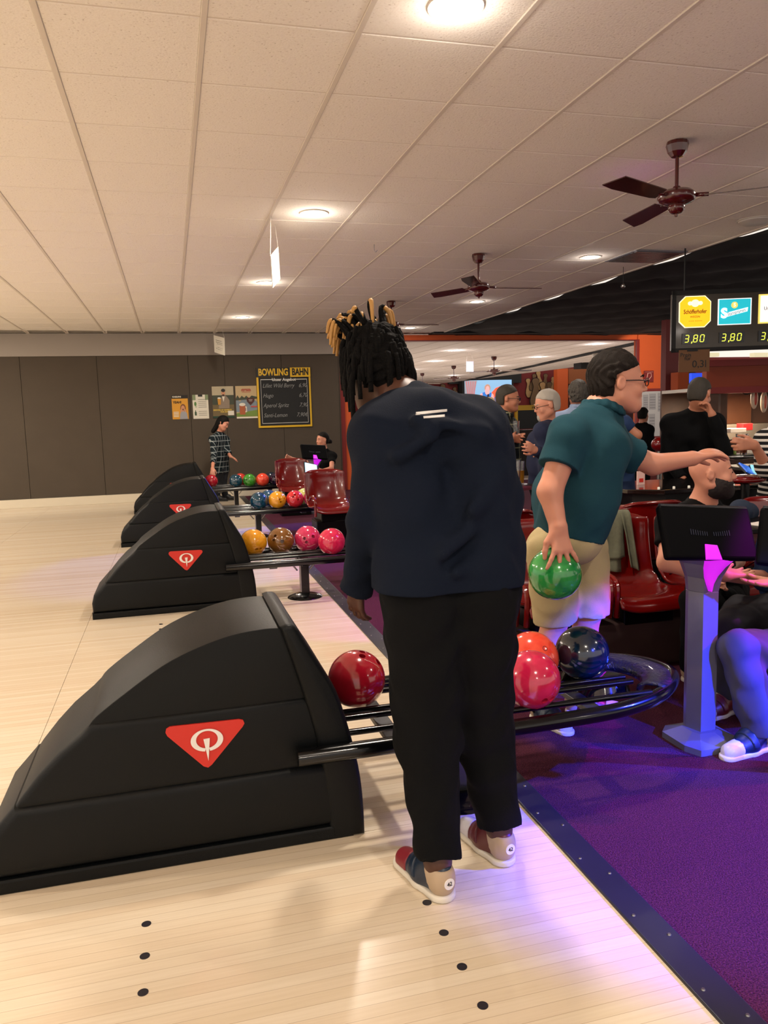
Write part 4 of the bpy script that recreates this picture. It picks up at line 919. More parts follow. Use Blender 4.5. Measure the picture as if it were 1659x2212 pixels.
# engravings on balls
def ball_text(bx, s, size, d, m, roll=0):
    d = Vector(d).normalized(); q_ = d.to_track_quat('Z', 'Y').to_matrix() @ Matrix.Rotation(roll, 3, 'Z')
    o = text('engraving', s, size, m, None, (0, 0, 0), (0, 0, 0), extrude=.0)
    mt = q_
    for v in o.data.vertices:
        p = Vector((v.co.x, v.co.y, .1085)); v.co = mt @ (p.normalized()*.1085)
    loc = bx.matrix_basis.to_3x3().inverted() if False else Matrix.Identity(3)
    rot = bx.rotation_euler.to_matrix().inverted()
    for v in o.data.vertices: v.co = rot @ v.co
    o.parent = bx; return o
pr = mat('engraving_pale', 'd8b0a8', .6)
balls = [o for o in C.objects if o.name.startswith('bowling_ball')]
def BL(s): return [o for o in balls if s in o['label']][0]
ball_text(BL('against the nearest'), '~~~~', .03, (.45, -.55, .70), mat('engraving_pink', 'd8a0a0', .6), -.9)
ball_text(BL('brown bowling'), '~~~~', .03, (-.55, -.75, .35), pr, .6); ball_text(BL('brown bowling'), '~/~', .05, (-.1, -.9, -.42), pr, -.6); ball_text(BL('brown bowling'), '~~', .06, (.55, -.75, .38), mat('engraving_white', 'f0e4cc', .6), -.4)
ball_text(BL('between brown'), '~~~', .045, (.1, -.9, -.40), pr, .3)
ball_text(BL('dark navy'), '6', .04, (.62, -.75, -.12), mat('engraving_blue', '6aa8d8', .6), .3); ball_text(BL('behind the pink-red'), 'O', .03, (.15, -.75, .55), mat('engraving_dark', '7a1c18', .6), 0)
# ================================================================== CONSOLES
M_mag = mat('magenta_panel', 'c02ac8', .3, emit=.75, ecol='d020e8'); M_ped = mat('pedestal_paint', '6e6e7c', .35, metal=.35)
def make_console():
    t = thing('scoring_console', 'x', 'console', (0, 0, 0), group='scoring consoles')
    oct_ = [(x*.86, y*.9) for x, y in [(-.115, -.165), (.06, -.165), (.15, -.10), (.15, .08), (.09, .14), (-.09, .14), (-.15, .08), (-.15, -.09)]]
    bm = bmesh.new(); A = [bm.verts.new((x, y, 0)) for x, y in oct_]; B = [bm.verts.new((x, y, .03)) for x, y in oct_]; D = [bm.verts.new((x*.46, y*.46, .062)) for x, y in oct_]
    for r1, r2 in ((A, B), (B, D)):
        for k in range(8): bm.faces.new((r1[k], r1[(k+1) % 8], r2[(k+1) % 8], r2[k]))
    bm.faces.new(D); bm.faces.new(A[::-1]); bmesh.ops.recalc_face_normals(bm, faces=bm.faces); finish('base', bm, M_ped, t)
    post = [(-.050, .02), (-.028, -.050), (.048, -.045), (.052, .04), (-.048, .04)]
    poly('post', post, .05, .66, M_ped, t, plane='xy', bev=.003)
    bm = bmesh.new(); secs = []
    for z, s, dy in ((.66, 1.0, 0), (.72, 1.15, -.005), (.78, 1.55, -.012), (.82, 2.1, -.02), (.84, 2.3, -.02)): secs.append([bm.verts.new((x*s, y*s+dy, z)) for x, y in post])
    for a_, b2 in zip(secs, secs[1:]):
        for k in range(5): bm.faces.new((a_[k], a_[(k+1) % 5], b2[(k+1) % 5], b2[k]))
    bm.faces.new(secs[-1]); finish('flared_neck', bm, M_ped, t)
    bm = bmesh.new(); rows_ = []
    for z, x0, x1, dy in ((.668, -.012, -.004, -.056), (.70, -.028, .010, -.062), (.73, -.044, .024, -.070), (.77, -.064, .042, -.092), (.80, -.080, .058, -.118), (.825, -.086, .064, -.128), (.84, -.074, .05, -.120)):
        rows_.append([bm.verts.new((x0+(x1-x0)*k/6, dy-.02*math.sin(PI*k/6), z)) for k in range(7)])
    for a_, b2 in zip(rows_, rows_[1:]):
        for k in range(6): bm.faces.new((a_[k], a_[k+1], b2[k+1], b2[k]))
    g_ = finish('glowing_panel', bm, M_mag, t, True); md = g_.modifiers.new('s', 'SOLIDIFY'); md.thickness = .006
    # monitor: back faces the camera, leaning
    mo = bpy.data.objects.new('monitor', None)
    bm = bmesh.new(); bbox(bm, (-.212, -.02, -.112), (.212, .02, .112), .014, 3); m_ = finish('monitor', bm, mat('monitor_plastic', '040406', .5, spec=.06), t); m_.location = (-.050, -.09, .915); m_.rotation_euler = (math.radians(-24), math.radians(5), math.radians(0))
    box('screen', (-.195, .0205, -.095), (.195, .024, .095), mat('console_screen', '2a3c60', .2, emit=.8), m_)
    tube('top_edge', [(-.203, -.005, .109), (.203, -.005, .109)], .011, mat('edge_gloss', '2a2c30', .15, coat=.6), m_, 8)
    for k in range(18):
        x = -.09+k*.0105; 
        if 7 < k < 10: continue
        box('vent_slit', (x-.0018, -.0225, -.012-.004*math.cos((k-9)*.17)), (x+.0018, -.0195, .012-.012*math.cos((k-9)*.17)), mat('vent_blue', '10142a', .4), m_)
    poly('cable_hatch', [(-.045, -.03), (.03, -.03), (.018, .03), (-.036, .034)], -.028, -.018, M_mag, m_, bev=.004, loc=(.0, 0, -.085))
    return t
con = make_console(); con.location = (2.105, 2.76, 0); con['label'] = 'scoring console with glowing magenta neck on blue-lit post'
c2 = copytree(con); c2.location = (2.37, 2.36, 0); c2.rotation_euler = (0, 0, math.radians(-38)); c2['label'] = 'second scoring console cut off by the right edge'
cf = copytree(con); cf.location = (2.03, 11.55, 0); cf.rotation_euler = (0, 0, math.radians(20)); cf['label'] = 'far scoring console beside the seated dark-haired woman'
tb = thing('touch_tablet', 'bright touch tablet on a stalk in front of the seated woman', 'tablet', tuple(at(672, 1015, 11.2)))
box('screen', (-.10, -.008, -.09), (.10, 0, .10), mat('tablet_glow', 'a8c8e0', .3, emit=1.1), tb, bev=.004, rot=(math.radians(-30), .25, .3)); box('frame', (-.11, 0, -.1), (.11, .012, .11), M_dark, tb, rot=(math.radians(-30), .25, .3)); tube('stalk', [(.02, .03, -.06), (.05, .05, -.3)], .012, M_steel, tb)
# ================================================================== CHAIRS
def chair_mesh():
    prof = smoothpts([(0, -.035, .36), (0, -.02, .40), (0, .02, .425), (0, .10, .425), (0, .24, .405), (0, .36, .405), (0, .435, .45), (0, .475, .56), (0, .50, .70), (0, .505, .79), (0, .525, .825), (0, .555, .815)], 3)
    bm = bmesh.new(); NU = 18; rows_ = []; n = len(prof)
    for i, p in enumerate(prof):
        t = i/(n-1); row = []
        for j in range(NU+1):
            s = -1+2*j/NU; w = .238
            if t > .78: w *= 1-.10*((t-.78)/.22)**1.5
            up = .035*abs(s)**4 if t < .55 else 0
            fw = .055*abs(s)**3 if t > .5 else .05*abs(s)**3*max(0, (t-.3)/.2)
            dz = -.03*abs(s)**5 if t > .85 else 0
            row.append(bm.verts.new((s*w, p.y-fw, p.z+up+dz)))
        rows_.append(row)
    for a_, b2 in zip(rows_, rows_[1:]):
        for k in range(NU): bm.faces.new((a_[k], a_[k+1], b2[k+1], b2[k]))
    bmesh.ops.recalc_face_normals(bm, faces=bm.faces); me = bpy.data.meshes.new('seat_shell'); bm.to_mesh(me); bm.free(); return me
def make_chair():
    t = thing('lounge_seat', 'x', 'seat', (0, 0, 0), group='red moulded seats')
    o = newobj('seat_shell', chair_mesh(), M_chair, t, True); md = o.modifiers.new('s', 'SOLIDIFY'); md.thickness = .022; md.offset = -1; md = o.modifiers.new('b', 'SUBSURF'); md.levels = 1; md.render_levels = 1
    box('support', (-.16, .08, .26), (.16, .36, .385), M_dark, t, bev=.01)
    for sx in (-1, 1):
        tube('armrest', smoothpts([(sx*.243, .02, .34), (sx*.246, .0, .50), (sx*.246, .05, .545), (sx*.246, .16, .55), (sx*.243, .25, .50)], 4), .016, M_chair, t, 8)
    return t
ch0 = make_chair(); cl = []
def chair(x, y, rz, label, z=0):
    c_ = ch0 if not cl else copytree(ch0); c_.location = (x, y, z); c_.rotation_euler = (0, 0, rz); c_['label'] = label; cl.append(c_); return c_
chair(1.95, 3.60, .03, 'red seat directly behind the man with the green ball', -.02); chair(2.475, 3.60, .0, 'red seat with a grey sweater over its back', -.02); chair(3.0, 3.62, -.03, 'red seat behind the magenta-necked console', -.02)
chair(1.95, 4.95, PI, 'red seat whose top shows above the polo man belt line', -.0); chair(2.48, 4.95, PI, 'red seat back to back with the sweater seat', -.0); chair(3.02, 4.95, PI, 'red seat back to back with the bald man seat', -.0)
chair(2.60, 5.5, -PI/2, 'red seat seen edge-on between the two bowlers'); chair(1.72, 8.45, .1, 'red seat beside the third rack end'); chair(1.70, 11.25, .0, 'red seat in front of the seated tattooed woman'); chair(3.62, 3.8, -.35, 'red seat at the right edge behind the second console', 0)
chair(1.42, 3.62, .03, 'red seat mostly hidden behind the stooping man', -.02)
pl = box('seat_plinth', (1.15, 3.68, 0), (3.3, 4.1, .26), mat('plinth_carpet', '3a2420', .9), None, bev=.01); tag(pl, 'dark brown carpeted plinth under the red seats', 'plinth')
pl.location = (0, 0, .004)
for (x, y) in ((1.72, 8.45), (1.70, 11.25)):
    o = box('seat_plinth', (-.22, .08, .0), (.22, .42, .27), M_dark, None, bev=.01); o.location = (x, y, .004); tag(o, 'black plinth under the far red seat by the %s rack' % ('third' if y < 9 else 'farthest'), 'plinth')
for (x, y, l) in ((1.95, 4.95, 'leftmost rear seat'), (2.48, 4.95, 'middle rear seat'), (3.02, 4.95, 'right rear seat'), (2.60, 5.5, 'edge-on seat'), (3.62, 3.8, 'right edge seat')):
    o = box('seat_plinth', (-.15, -.15, 0), (.15, .15, .27), M_dark, None, bev=.01); o.location = (x+(.25 if 5.2 < y else 0), y-(.22 if 4.5 < y < 5 else (-.2 if y < 4.5 else 0)), .004); tag(o, 'black block carrying the red %s' % l, 'plinth', 'plinths of the rear seats')
# grey sweater over the seat back
def sweater():
    t = thing('draped_sweater', 'grey-green sweater draped over the back of a red seat', 'sweater', (2.47, 4.08, .80)); g = mat('sweater_knit', '6a6c58', .95, noise=.2, nscale=60, bump=.3, bscale=400)
    def strip(nm, x0, x1, zb0, zb1, yo, skew=0, th=.007):
        bm = bmesh.new(); rows_ = []; n = 22
        path = [(.05, -.03), (.02, .0), (-.015, .022), (-.05, .015)]
        for i in range(n+1):
            s = i/n; row = []
            for j in range(15):
                q_ = j/14; x = x0+(x1-x0)*q_; zb_ = zb0+(zb1-zb0)*q_
                if s < .22: a_ = s/.22*PI; y = .035*math.cos(a_)*1.0; z = .035*math.sin(a_)-.005; y = .035*math.cos(a_)
                else: d = (s-.22)/.78; y = -.035-.0*d-yo-.03*d; z = -.005+zb_*d; x += skew*d
                y -= .012*math.sin(q_*9+s*2)*min(1, s*2); row.append(bm.verts.new((x, y, z)))
            rows_.append(row)
        for a_, b2 in zip(rows_, rows_[1:]):
            for k in range(14): bm.faces.new((a_[k], a_[k+1], b2[k+1], b2[k]))
        bmesh.ops.recalc_face_normals(bm, faces=bm.faces); o = finish(nm, bm, g, t, True); md = o.modifiers.new('s', 'SOLIDIFY'); md.thickness = th
    strip('body_fold', -.09, .07, -.25, -.24, .0); strip('hanging_hem', -.085, .05, -.31, -.33, -.006); strip('sleeve', .05, .115, -.30, -.33, .004, .05); strip('sleeve', -.12, -.07, -.26, -.25, .002, -.02)
    return t
swt = sweater()
# ================================================================== BAR SIDE
def BXL(nm, u0, v0, u1, v1, Y, m, dep=.1, parent=None, label=None, cat=None, bev=.004, ground=False):
    a = list(rect(u0, v0, u1, v1, Y))
    if ground: a[1] = .004
    o = box(nm, (a[0], Y, a[1]), (a[2], Y+dep, a[3]), m, None, bev=bev)
    if parent is not None:
        o.parent = parent; o.location = -parent.location
    if label: tag(o, label, cat)
    return o
# beer price display
bd = thing('beer_price_display', 'hanging illuminated display with beer logos and digital prices', 'display', (4.94, 7.0, 1.99), math.radians(-20))
W_ = 1.75; box('housing', (0, 0, 0), (W_, .12, .565), mat('display_brown', '2e2410', .35, coat=.3), bd, bev=.006)
for (a_, b2) in (((-.02, -.02, -.02), (W_+.02, .0, .02)), ((-.02, -.02, .545), (W_+.02, .0, .585)), ((-.02, -.02, -.02), (.02, .0, .585)), ((W_-.02, -.02, -.02), (W_+.02, .0, .585))): box('frame', a_, b2, M_blackpaint, bd)
for x in (.12, W_-.12): tube('hanger', [(x, .06, .56), (x, .06, 1.05)], .008, M_blackpaint, bd, 6)
def sign8(x, z, s, c): return [(x+s*a_, z+s*b2) for a_, b2 in ((-.62, -1), (.62, -1), (1, -.62), (1, .62), (.62, 1), (-.62, 1), (-1, .62), (-1, -.62))]
cream = mat('logo_cream', 'fff0c8', .5, emit=1.0, ecol='fff0c8')
l1 = poly('logo_sign', sign8(.205, .375, .155, 0), -.012, 0, cream, bd); poly('yellow_field', sign8(.205, .375, .147, 0), -.016, -.010, mat('logo_yellow', 'ffb612', .5, emit=1.05), bd)
ink = mat('logo_brown_ink', '8a3a08', .6); 
text('word_schofferhofer', 'Schöfferhofer', .058, ink, bd, (.205, -.018, .375), sx=.70, bold=.001); text('word_weizen', 'WEIZEN', .026, ink, bd, (.205, -.018, .325), sx=1.0); text('signature', '~~~ ~~~~', .03, ink, bd, (.205, -.018, .285), shear=.5)
for x, r in ((.155, .022), (.255, .022), (.205, .04)):
    poly('emblem_lobe', [(x+r*math.cos(a_), .458+r*math.sin(a_)*.9) for a_ in np.linspace(0, 2*PI, 19)[:-1]], -.019, -.014, cream, bd)
poly('logo_sign', [(.43, .235), (.75, .235), (.75, .49), (.43, .49)], -.012, 0, mat('logo_white', 'ffffff', .5, emit=1.0), bd); poly('teal_field', [(.437, .242), (.740, .242), (.740, .483), (.437, .483)], -.016, -.010, mat('logo_teal', '18b4c4', .5, emit=.85), bd)
lw = mat('logo_white', 'ffffff'); poly('banner', [(.50, .31), (.71, .36), (.715, .40), (.50, .35)], -.019, -.014, lw, bd); text('word_staropramen', 'Staropramen', .05, mat('logo_teal_ink', '0e7f8e', .6), bd, (.605, -.021, .355), rot=(PI/2, math.radians(-13), 0), sx=.68); text('letter_s', 'S', .13, lw, bd, (.485, -.020, .345), bold=.006)
poly('gold_seal', [(.585+.032*math.cos(a_), .425+.032*math.sin(a_)) for a_ in np.linspace(0, 2*PI, 17)[:-1]], -.019, -.014, mat('logo_gold', 'f0d468', .5, emit=.8), bd); text('seal_s', 'S', .05, lw, bd, (.585, -.022, .425))
poly('logo_sign', [(.82, .235), (1.14, .235), (1.14, .52), (.82, .52)], -.012, 0, mat('logo_gold', 'f0d468'), bd); poly('white_field', [(.835, .25), (1.125, .25), (1.125, .505), (.835, .505)], -.016, -.010, mat('logo_pinkwhite', 'f4ece8', .5, emit=.95), bd); text('word_ur', 'Ur-Krostitzer', .05, mat('board_black', '0c0c0c'), bd, (.98, -.018, .38), sx=.8)
seg_on = mat('segment_on', 'f0f060', .5, emit=1.6, ecol='e8f048'); winm = mat('segment_window', '20242a', .2)
SEG = {'3': 'abcdg', '8': 'abcdefg', '0': 'abcdef'}
def digit(ch, x, z, s, par):
    P = {'a': ((.1, 1), (.5, 1)), 'g': ((.1, .5), (.5, .5)), 'd': ((.1, 0), (.5, 0)), 'f': ((.04, .55), (.04, .95)), 'b': ((.56, .55), (.56, .95)), 'e': ((.04, .05), (.04, .45)), 'c': ((.56, .05), (.56, .45))}
    for c_ in SEG[ch]:
        (x0, z0), (x1, z1) = P[c_]; t_ = .045; sl = .12
        if z0 == z1: q_ = [(x0, z0-t_), (x1, z0-t_), (x1, z0+t_), (x0, z0+t_)]
        else: q_ = [(x0-t_, z0), (x0+t_, z0), (x0+t_, z1), (x0-t_, z1)]
        poly('digit_segment', [(x+(a_+b2*sl)*s, z+b2*s) for a_, b2 in q_], -.004, 0, seg_on, par)
for x in (.085, .445, .825):
    wb = box('price_window', (x, -.012, .06), (x+.245, 0, .165), winm, bd)
    for ch, dx in (('3', .02), ('8', .105), ('0', .17)):
        digit(ch, x+dx, .078, .068, wb)
    for c_ in wb.children: c_.location = (0, -.012, 0)
    poly('decimal_comma', [(x+.088, .062), (x+.096, .066), (x+.10, .082), (x+.09, .082)], -.016, -.010, seg_on, wb)
pc = thing('price_card', 'brown card reading Preis für 0,3l hung under the display', 'sign', (5.02, 6.93, 1.80), math.radians(-20))
box('card', (-.05, 0, -.03), (.25, .012, .19), mat('card_brown', '6a4420', .6), pc); text('word_preis', 'Preis', .055, k_, pc, (.015, -.003, .14)); text('word_fuer', 'für', .055, k_, pc, (.035, -.003, .105)); text('word_amount', '0,3l', .10, k_, pc, (.15, -.003, .045)); box('clip', (.03, -.01, .175), (.13, .0, .19), M_dark, pc)
# lintel, posts, shelves of the bar
bar = thing('bar_canopy', 'orange and dark red canopy over the bar at the right', 'canopy', (5.8, 7.6, 0), math.radians(-14))
box('fascia', (0, 0, 1.62), (3.2, .12, 1.86), mat('canopy_orange', '8a3618', .6), bar); box('upper_trim', (-.03, -.04, 1.86), (3.2, .14, 1.93), M_redtrim, bar); box('lower_trim', (-.03, -.04, 1.56), (3.2, .14, 1.63), M_redtrim, bar); 
box('post', (.02, .0, 0), (.14, .12, 1.56), M_wood, bar); box('post', (.30, .3, 0), (.38, .4, 1.56), M_wood, bar); box('canopy_ceiling', (.1, .14, 1.60), (3.2, 1.6, 1.64), M_whitepaint, bar); box('back_panel', (.62, 1.5, .8), (1.25, 1.55, 1.62), mat('bar_wood', '6a3c1c', .5, noise=.2, nscale=6), bar); box('back_wall', (.1, 1.6, 0), (3.2, 1.65, 1.64), M_wood, bar)
box('shelf', (.3, 1.1, .92), (.62, 1.5, .94), M_wood, bar); box('upright', (.58, 1.1, .3), (.62, 1.5, 1.6), M_wood, bar)
area('bar_lamp', (6.6, 8.0, 1.55), .5, 45, (1, .78, .55), shape='SQUARE')
BXL('bar_back_counter', 1570, 918, 1700, 945, 8.3, mat('bar_stone', '5a5248', .5), .5, label='grey bar top behind the hanging packets', cat='counter')
rb = BXL('red_carton', 1606, 915, 1626, 929, 8.0, mat('carton_red', 'b01c1c', .5), .12, label='small red carton on the bar top', cat='box')
BXL('white_tray', 1578, 926, 1612, 934, 7.9, M_whitepaint, .2, label='white tray beside the red carton', cat='tray')
for k, (u, v0, v1) in enumerate(((1630, 838, 884), (1651, 845, 892))):
    t = thing('hanging_packet', ['green and red packet hanging in the bar, the left one', 'red and white packet hanging in the bar, the right one'][k], 'packet', tuple(at(u, v0, 7.6)))
    a = at(u, v1, 7.6).z-t.location.z; F2 = Field(.02); c_ = t.location
    F2.ell((c_.x, c_.y, c_.z+a*.5), (.045, .03, -a*.5)); F2.cone((c_.x, c_.y, c_.z), (c_.x, c_.y, c_.z-.03), .012); F2.build('bag', .008, mat('packet_white%d' % k, 'cdb8a0', .4, noise=.5, nscale=25), t)
    F2 = Field(.02); F2.ell((c_.x, c_.y-.012, c_.z+a*.5), (.025, .025, -a*.36)); F2.build('printed_patch', .008, mat('packet_red%d' % k, ['b03c28', 'c05a40'][k], .4, noise=.4, nscale=40), t); tube('string', [(0, 0, 0), (0, 0, .18)], .003, M_white, t, 5)
tube_ring = tube('cable_loop', [at(1612+10*math.cos(a_), 842+9*math.sin(a_), 8.2) for a_ in np.linspace(0, PI, 12)], .012, M_dark); tag(tube_ring, 'dark looped hose on the wooden bar back', 'hose')
BXL('blue_monitor', 1494, 806, 1540, 832, 8.6, mat('blue_glow', '2a4ad8', .3, emit=1.0), .05, label='blue lit monitor behind the man in black', cat='monitor')
for k, (u0, u1) in enumerate(((1522, 1554), (1630, 1700))): BXL('ceiling_light_box', u0, 762, u1, 770, 9.6, mat('panel_glow', 'e8dcb4', .5, emit=.8), .1, label=['short cream light panel under the display', 'cream light panel at the right edge under the display'][k], cat='light panel')
# wall beside: orange strip post and sign
BXL('orange_post', 1465, 804, 1486, 900, 11.5, mat('orange_bright', 'c8551c'), .2, label='bright orange post below the price card', cat='post', ground=True); BXL('dark_frame_post', 1440, 690, 1463, 960, 12.0, M_redtrim, .15, label='dark red post at the corner of the orange wall', cat='post', ground=True); BXL('brown_post', 1486, 804, 1500, 960, 11.7, M_wood, .2, label='brown wood post beside the orange post', cat='post', ground=True)
fs = thing('hose_sign', 'small red square fire hose sign on the orange wall', 'sign', tuple(at(1401, 813, 14.88)))
box('plate', (-.12, -.01, -.12), (.12, 0, .12), M_redtrim, fs, bev=.004)
tube('hose_symbol', [(-.04, -.014, .06), (.05, -.014, .07), (.06, -.014, .0), (.0, -.014, -.07)], .008, mat('symbol_pale', 'd8a8a0', .6), fs, 6); tube('nozzle_symbol', [(-.03, -.014, .06), (-.05, -.014, -.06)], .008, mat('symbol_pale', 'd8a8a0', .6), fs, 6); box('symbol_border', (-.10, -.013, .09), (.10, -.01, .095), mat('symbol_pale', 'd8a8a0'), fs)
nb = thing('notice_board', 'white framed notice board with score sheets on the orange wall', 'notice board', tuple(at(1412, 940, 14.88)))
L0 = nb.location; a = rect(1384, 846, 1441, 941, 14.88); box('frame', (a[0]-L0.x-.05, -.02, a[1]-L0.z-.04), (a[2]-L0.x+.08, .0, a[3]-L0.z+.06), M_redtrim, nb); box('board', (a[0]-L0.x, -.035, a[1]-L0.z), (a[2]-L0.x, -.02, a[3]-L0.z), mat('board_white', 'b4b6bc', .5), nb)
for (x0, z0, x1, z1) in ((.06, .62, .24, .93), (.28, .60, .52, .95), (.6, .55, .72, .96), (.78, .1, .92, .96), (.08, .30, .24, .55), (.28, .1, .50, .5)):
    w_, h_ = a[2]-a[0], a[3]-a[1]; s_ = box('sheet', (a[0]-L0.x+x0*w_, -.04, a[1]-L0.z+z0*h_), (a[0]-L0.x+x1*w_, -.035, a[1]-L0.z+z1*h_), mat('sheet_grey', '9a9ca4', .6), nb)
    for k in range(5): box('text_line', (a[0]-L0.x+(x0+.02)*w_, -.043, a[1]-L0.z+(z0+(z1-z0)*(k+.6)/6)*h_), (a[0]-L0.x+(x1-.02)*w_, -.04, a[1]-L0.z+(z0+(z1-z0)*(k+.75)/6)*h_), mat('sheet_ink', '60626c', .7), s_)
BXL('low_red_cabinet', 1375, 955, 1440, 1020, 13.5, M_redtrim, .4, label='low dark red cabinet below the notice board', cat='cabinet', ground=True); rs = thing('red_stool', 'shiny red rounded stool top left of the man in black', 'stool', tuple(at(1425, 960, 8.2))); F2 = Field(.02); F2.ell(tuple(rs.location), (.10, .1, .085)); F2.build('cushion', .015, M_chair, rs); tube('stem', [(0, 0, -.05), (0, 0, -rs.location.z)], .03, M_steel, rs)
lc = thing('leaflet_stand', 'pink and white leaflet card standing on the dark counter', 'leaflet', (at(1384, 990, 5.3).x, 5.3, .856)); box('card', (-.03, -.006, -.02), (.035, .006, .085), mat('leaflet_white', 'e0b8b0', .5), lc); box('red_spot', (-.015, -.009, .0), (.02, -.006, .03), M_red, lc)
# dark round tables
def round_table(c, r, ztop, label, m):
    t = thing('round_table', label, 'table', (c[0], c[1], 0)); lathe('tabletop', [(0, ztop), (r-.01, ztop), (r, ztop-.008), (r, ztop-.03), (0, ztop-.03)], m, t, 48); lathe('column', [(.04, .02), (.04, ztop-.03)], M_dark, t, 16); lathe('foot', [(0, .03), (.2, .02), (.24, 0), (0, 0)], M_dark, t, 24); return t
dt = mat('table_dark', '16100e', .12, coat=.6)
cn = thing('dark_counter', 'dark glossy counter behind the red seats', 'counter', (3.4, 5.35, 0))
poly('countertop', [(-.20, -.30), (.0, -.46), (.6, -.48), (1.2, -.5), (1.2, .30), (-.12, .28), (-.24, 0)], .80, .835, dt, cn, plane='xy', bev=.006); poly('counter_front', [(-.12, -.24), (.08, -.36), (1.1, -.38), (1.1, .2), (-.08, .2)], .0, .80, mat('counter_black', '0a0808', .5), cn, plane='xy')
for k in range(9):
    o = lathe('tea_light', [(0, 0), (.009, 0), (.009, .012), (.006, .014), (0, .012)], mat('tealight', 'd8d0c0', .3, emit=.4), None, 12); o.location = (3.40+.12*k, 4.96-.01*k, .8355); tag(o, 'tiny pale candle in the row along the counter edge', 'candle', 'candles along the counter')
t1 = round_table((2.74, 6.2), .25, .80, 'round dark table with brown rim beside the plaid-shirted man', mat('table_wood', '3a2414', .3, coat=.3))
def glass(loc, r, h_, label, fill=None, g=None, handle=False):
    t = thing('drinking_glass', label, 'glass', loc, group=g)
    lathe('glass_wall', [(0, 0), (r*.8, 0), (r, h_), (r-.003, h_), (r*.8-.003, .012), (0, .012)], M_glass, t, 20)
    if fill: lathe('drink', [(0, .013), (r*.78, .013), (r*.9, h_*fill[0]), (0, h_*fill[0])], fill[1], t, 20)
    return t
beer = mat('beer', 'd8a030', .1, trans=.5); foam = mat('foam', 'e8dcc0', .8)
glass((2.78, 6.08, .80), .045, .22, 'tall clear glass standing on the wooden round table'); glass((2.66, 6.1, .80), .05, .16, 'short clear glass on the wooden round table', (.5, beer)); glass((2.88, 6.2, .80), .04, .2, 'half full beer glass on the wooden round table', (.6, beer))
menu = thing('table_menu', 'red menu stand with white print on the round table', 'menu', (2.80, 6.30, .80)); box('panel', (-.05, -.01, 0), (.05, .01, .18), M_red, menu, bev=.003); box('white_mark', (-.02, -.013, .12), (.03, -.01, .16), M_white, menu)
# items around the bald man
fb = thing('snack_platter', 'foil platter of colourful snacks on the bar by the man in black', 'platter', tuple(at(1595, 985, 5.6)))
F2 = Field(.02); c_ = np.array(fb.location); F2.ell(c_, (.17, .14, .03)); F2.build('platter', .012, M_steel, fb)
for k in range(12):
    a_ = random.random()*6.28; r_ = random.random()*.11; o = bmesh.new(); bmesh.ops.create_icosphere(o, subdivisions=2, radius=.028+random.random()*.012); finish('snack', o, mat(['snack_red', 'snack_green', 'snack_white'][k % 3], ['a8382a', '6a7a3a', 'c8c0b0'][k % 3], .5), fb, True).location = (r_*math.cos(a_), r_*math.sin(a_), .035)
bt = thing('bar_side_table', 'dark side table carrying platters at the right edge', 'table', (5.25, 5.75, 0)); poly('tabletop', [(-.55, -.5), (1.2, -.7), (1.2, .3), (-.5, .3)], .86, .89, mat('bar_stone', '5a5248'), bt, plane='xy', bev=.006); poly('table_body', [(-.45, -.35), (1.1, -.5), (1.1, .2), (-.4, .2)], 0, .86, mat('counter_black', '0a0808'), bt, plane='xy')
for k, (u, v, rz) in enumerate(((1615, 1015, .3), (1642, 1020, -.2))):
    p = at(u, v, 4.9); t = thing('tablet_screen', ['tilted blue lit tablet, the left of two', 'pale blue lit tablet at the right edge'][k], 'tablet', tuple(p)); box('screen', (-.07, -.01, -.05), (.07, 0, .05), mat(['tab_blue', 'tab_cyan'][k], ['2a5ab8', '8ac8d8'][k], .3, emit=.9), t, rot=(-.9, .3, rz)); box('back', (-.075, 0, -.055), (.075, .012, .055), M_dark, t, rot=(-.9, .3, rz))
rt_ = thing('red_tray', 'glossy dark red curved seat back right of the bald man', 'seat', tuple(at(1610, 1035, 4.6))); F2 = Field(.02); c_ = np.array(rt_.location); F2.ell(c_, (.15, .12, .035)); F2.build('shell', .012, M_chair, rt_); tube('column', [(0, 0, 0), (0, 0, -rt_.location.z)], .03, M_dark, rt_)
pp = thing('paper_sheet', 'white paper sheet on dark ledge at the right edge', 'paper', tuple(at(1645, 1132, 4.0))); box('sheet', (-.09, -.06, 0), (.12, .06, .004), mat('paper_white', 'e4dcd4', .6), pp, rz=.3); 
pt = thing('side_ledge', 'dark ledge under the white paper', 'ledge', (pp.location.x+.1, pp.location.y, 0)); box('top', (-.35, -.15, pp.location.z-.03), (.5, .4, pp.location.z-.002), M_dark, pt, bev=.005); box('leg', (.3, .2, 0), (.36, .26, pp.location.z-.03), M_dark, pt)
projr = thing('projector', 'small white projector under the black hall ceiling', 'projector', tuple(at(1126, 795, 28))); box('body', (-.35, -.2, -.12), (.35, .2, .1), M_grey, projr, bev=.02); tube('pole', [(0, 0, .1), (0, 0, .5)], .02, M_grey, projr)
spk = BXL('wall_speaker', 1255, 768, 1300, 795, 24, M_blackpaint, .5, label='black loudspeaker under the black hall ceiling', cat='loudspeaker')
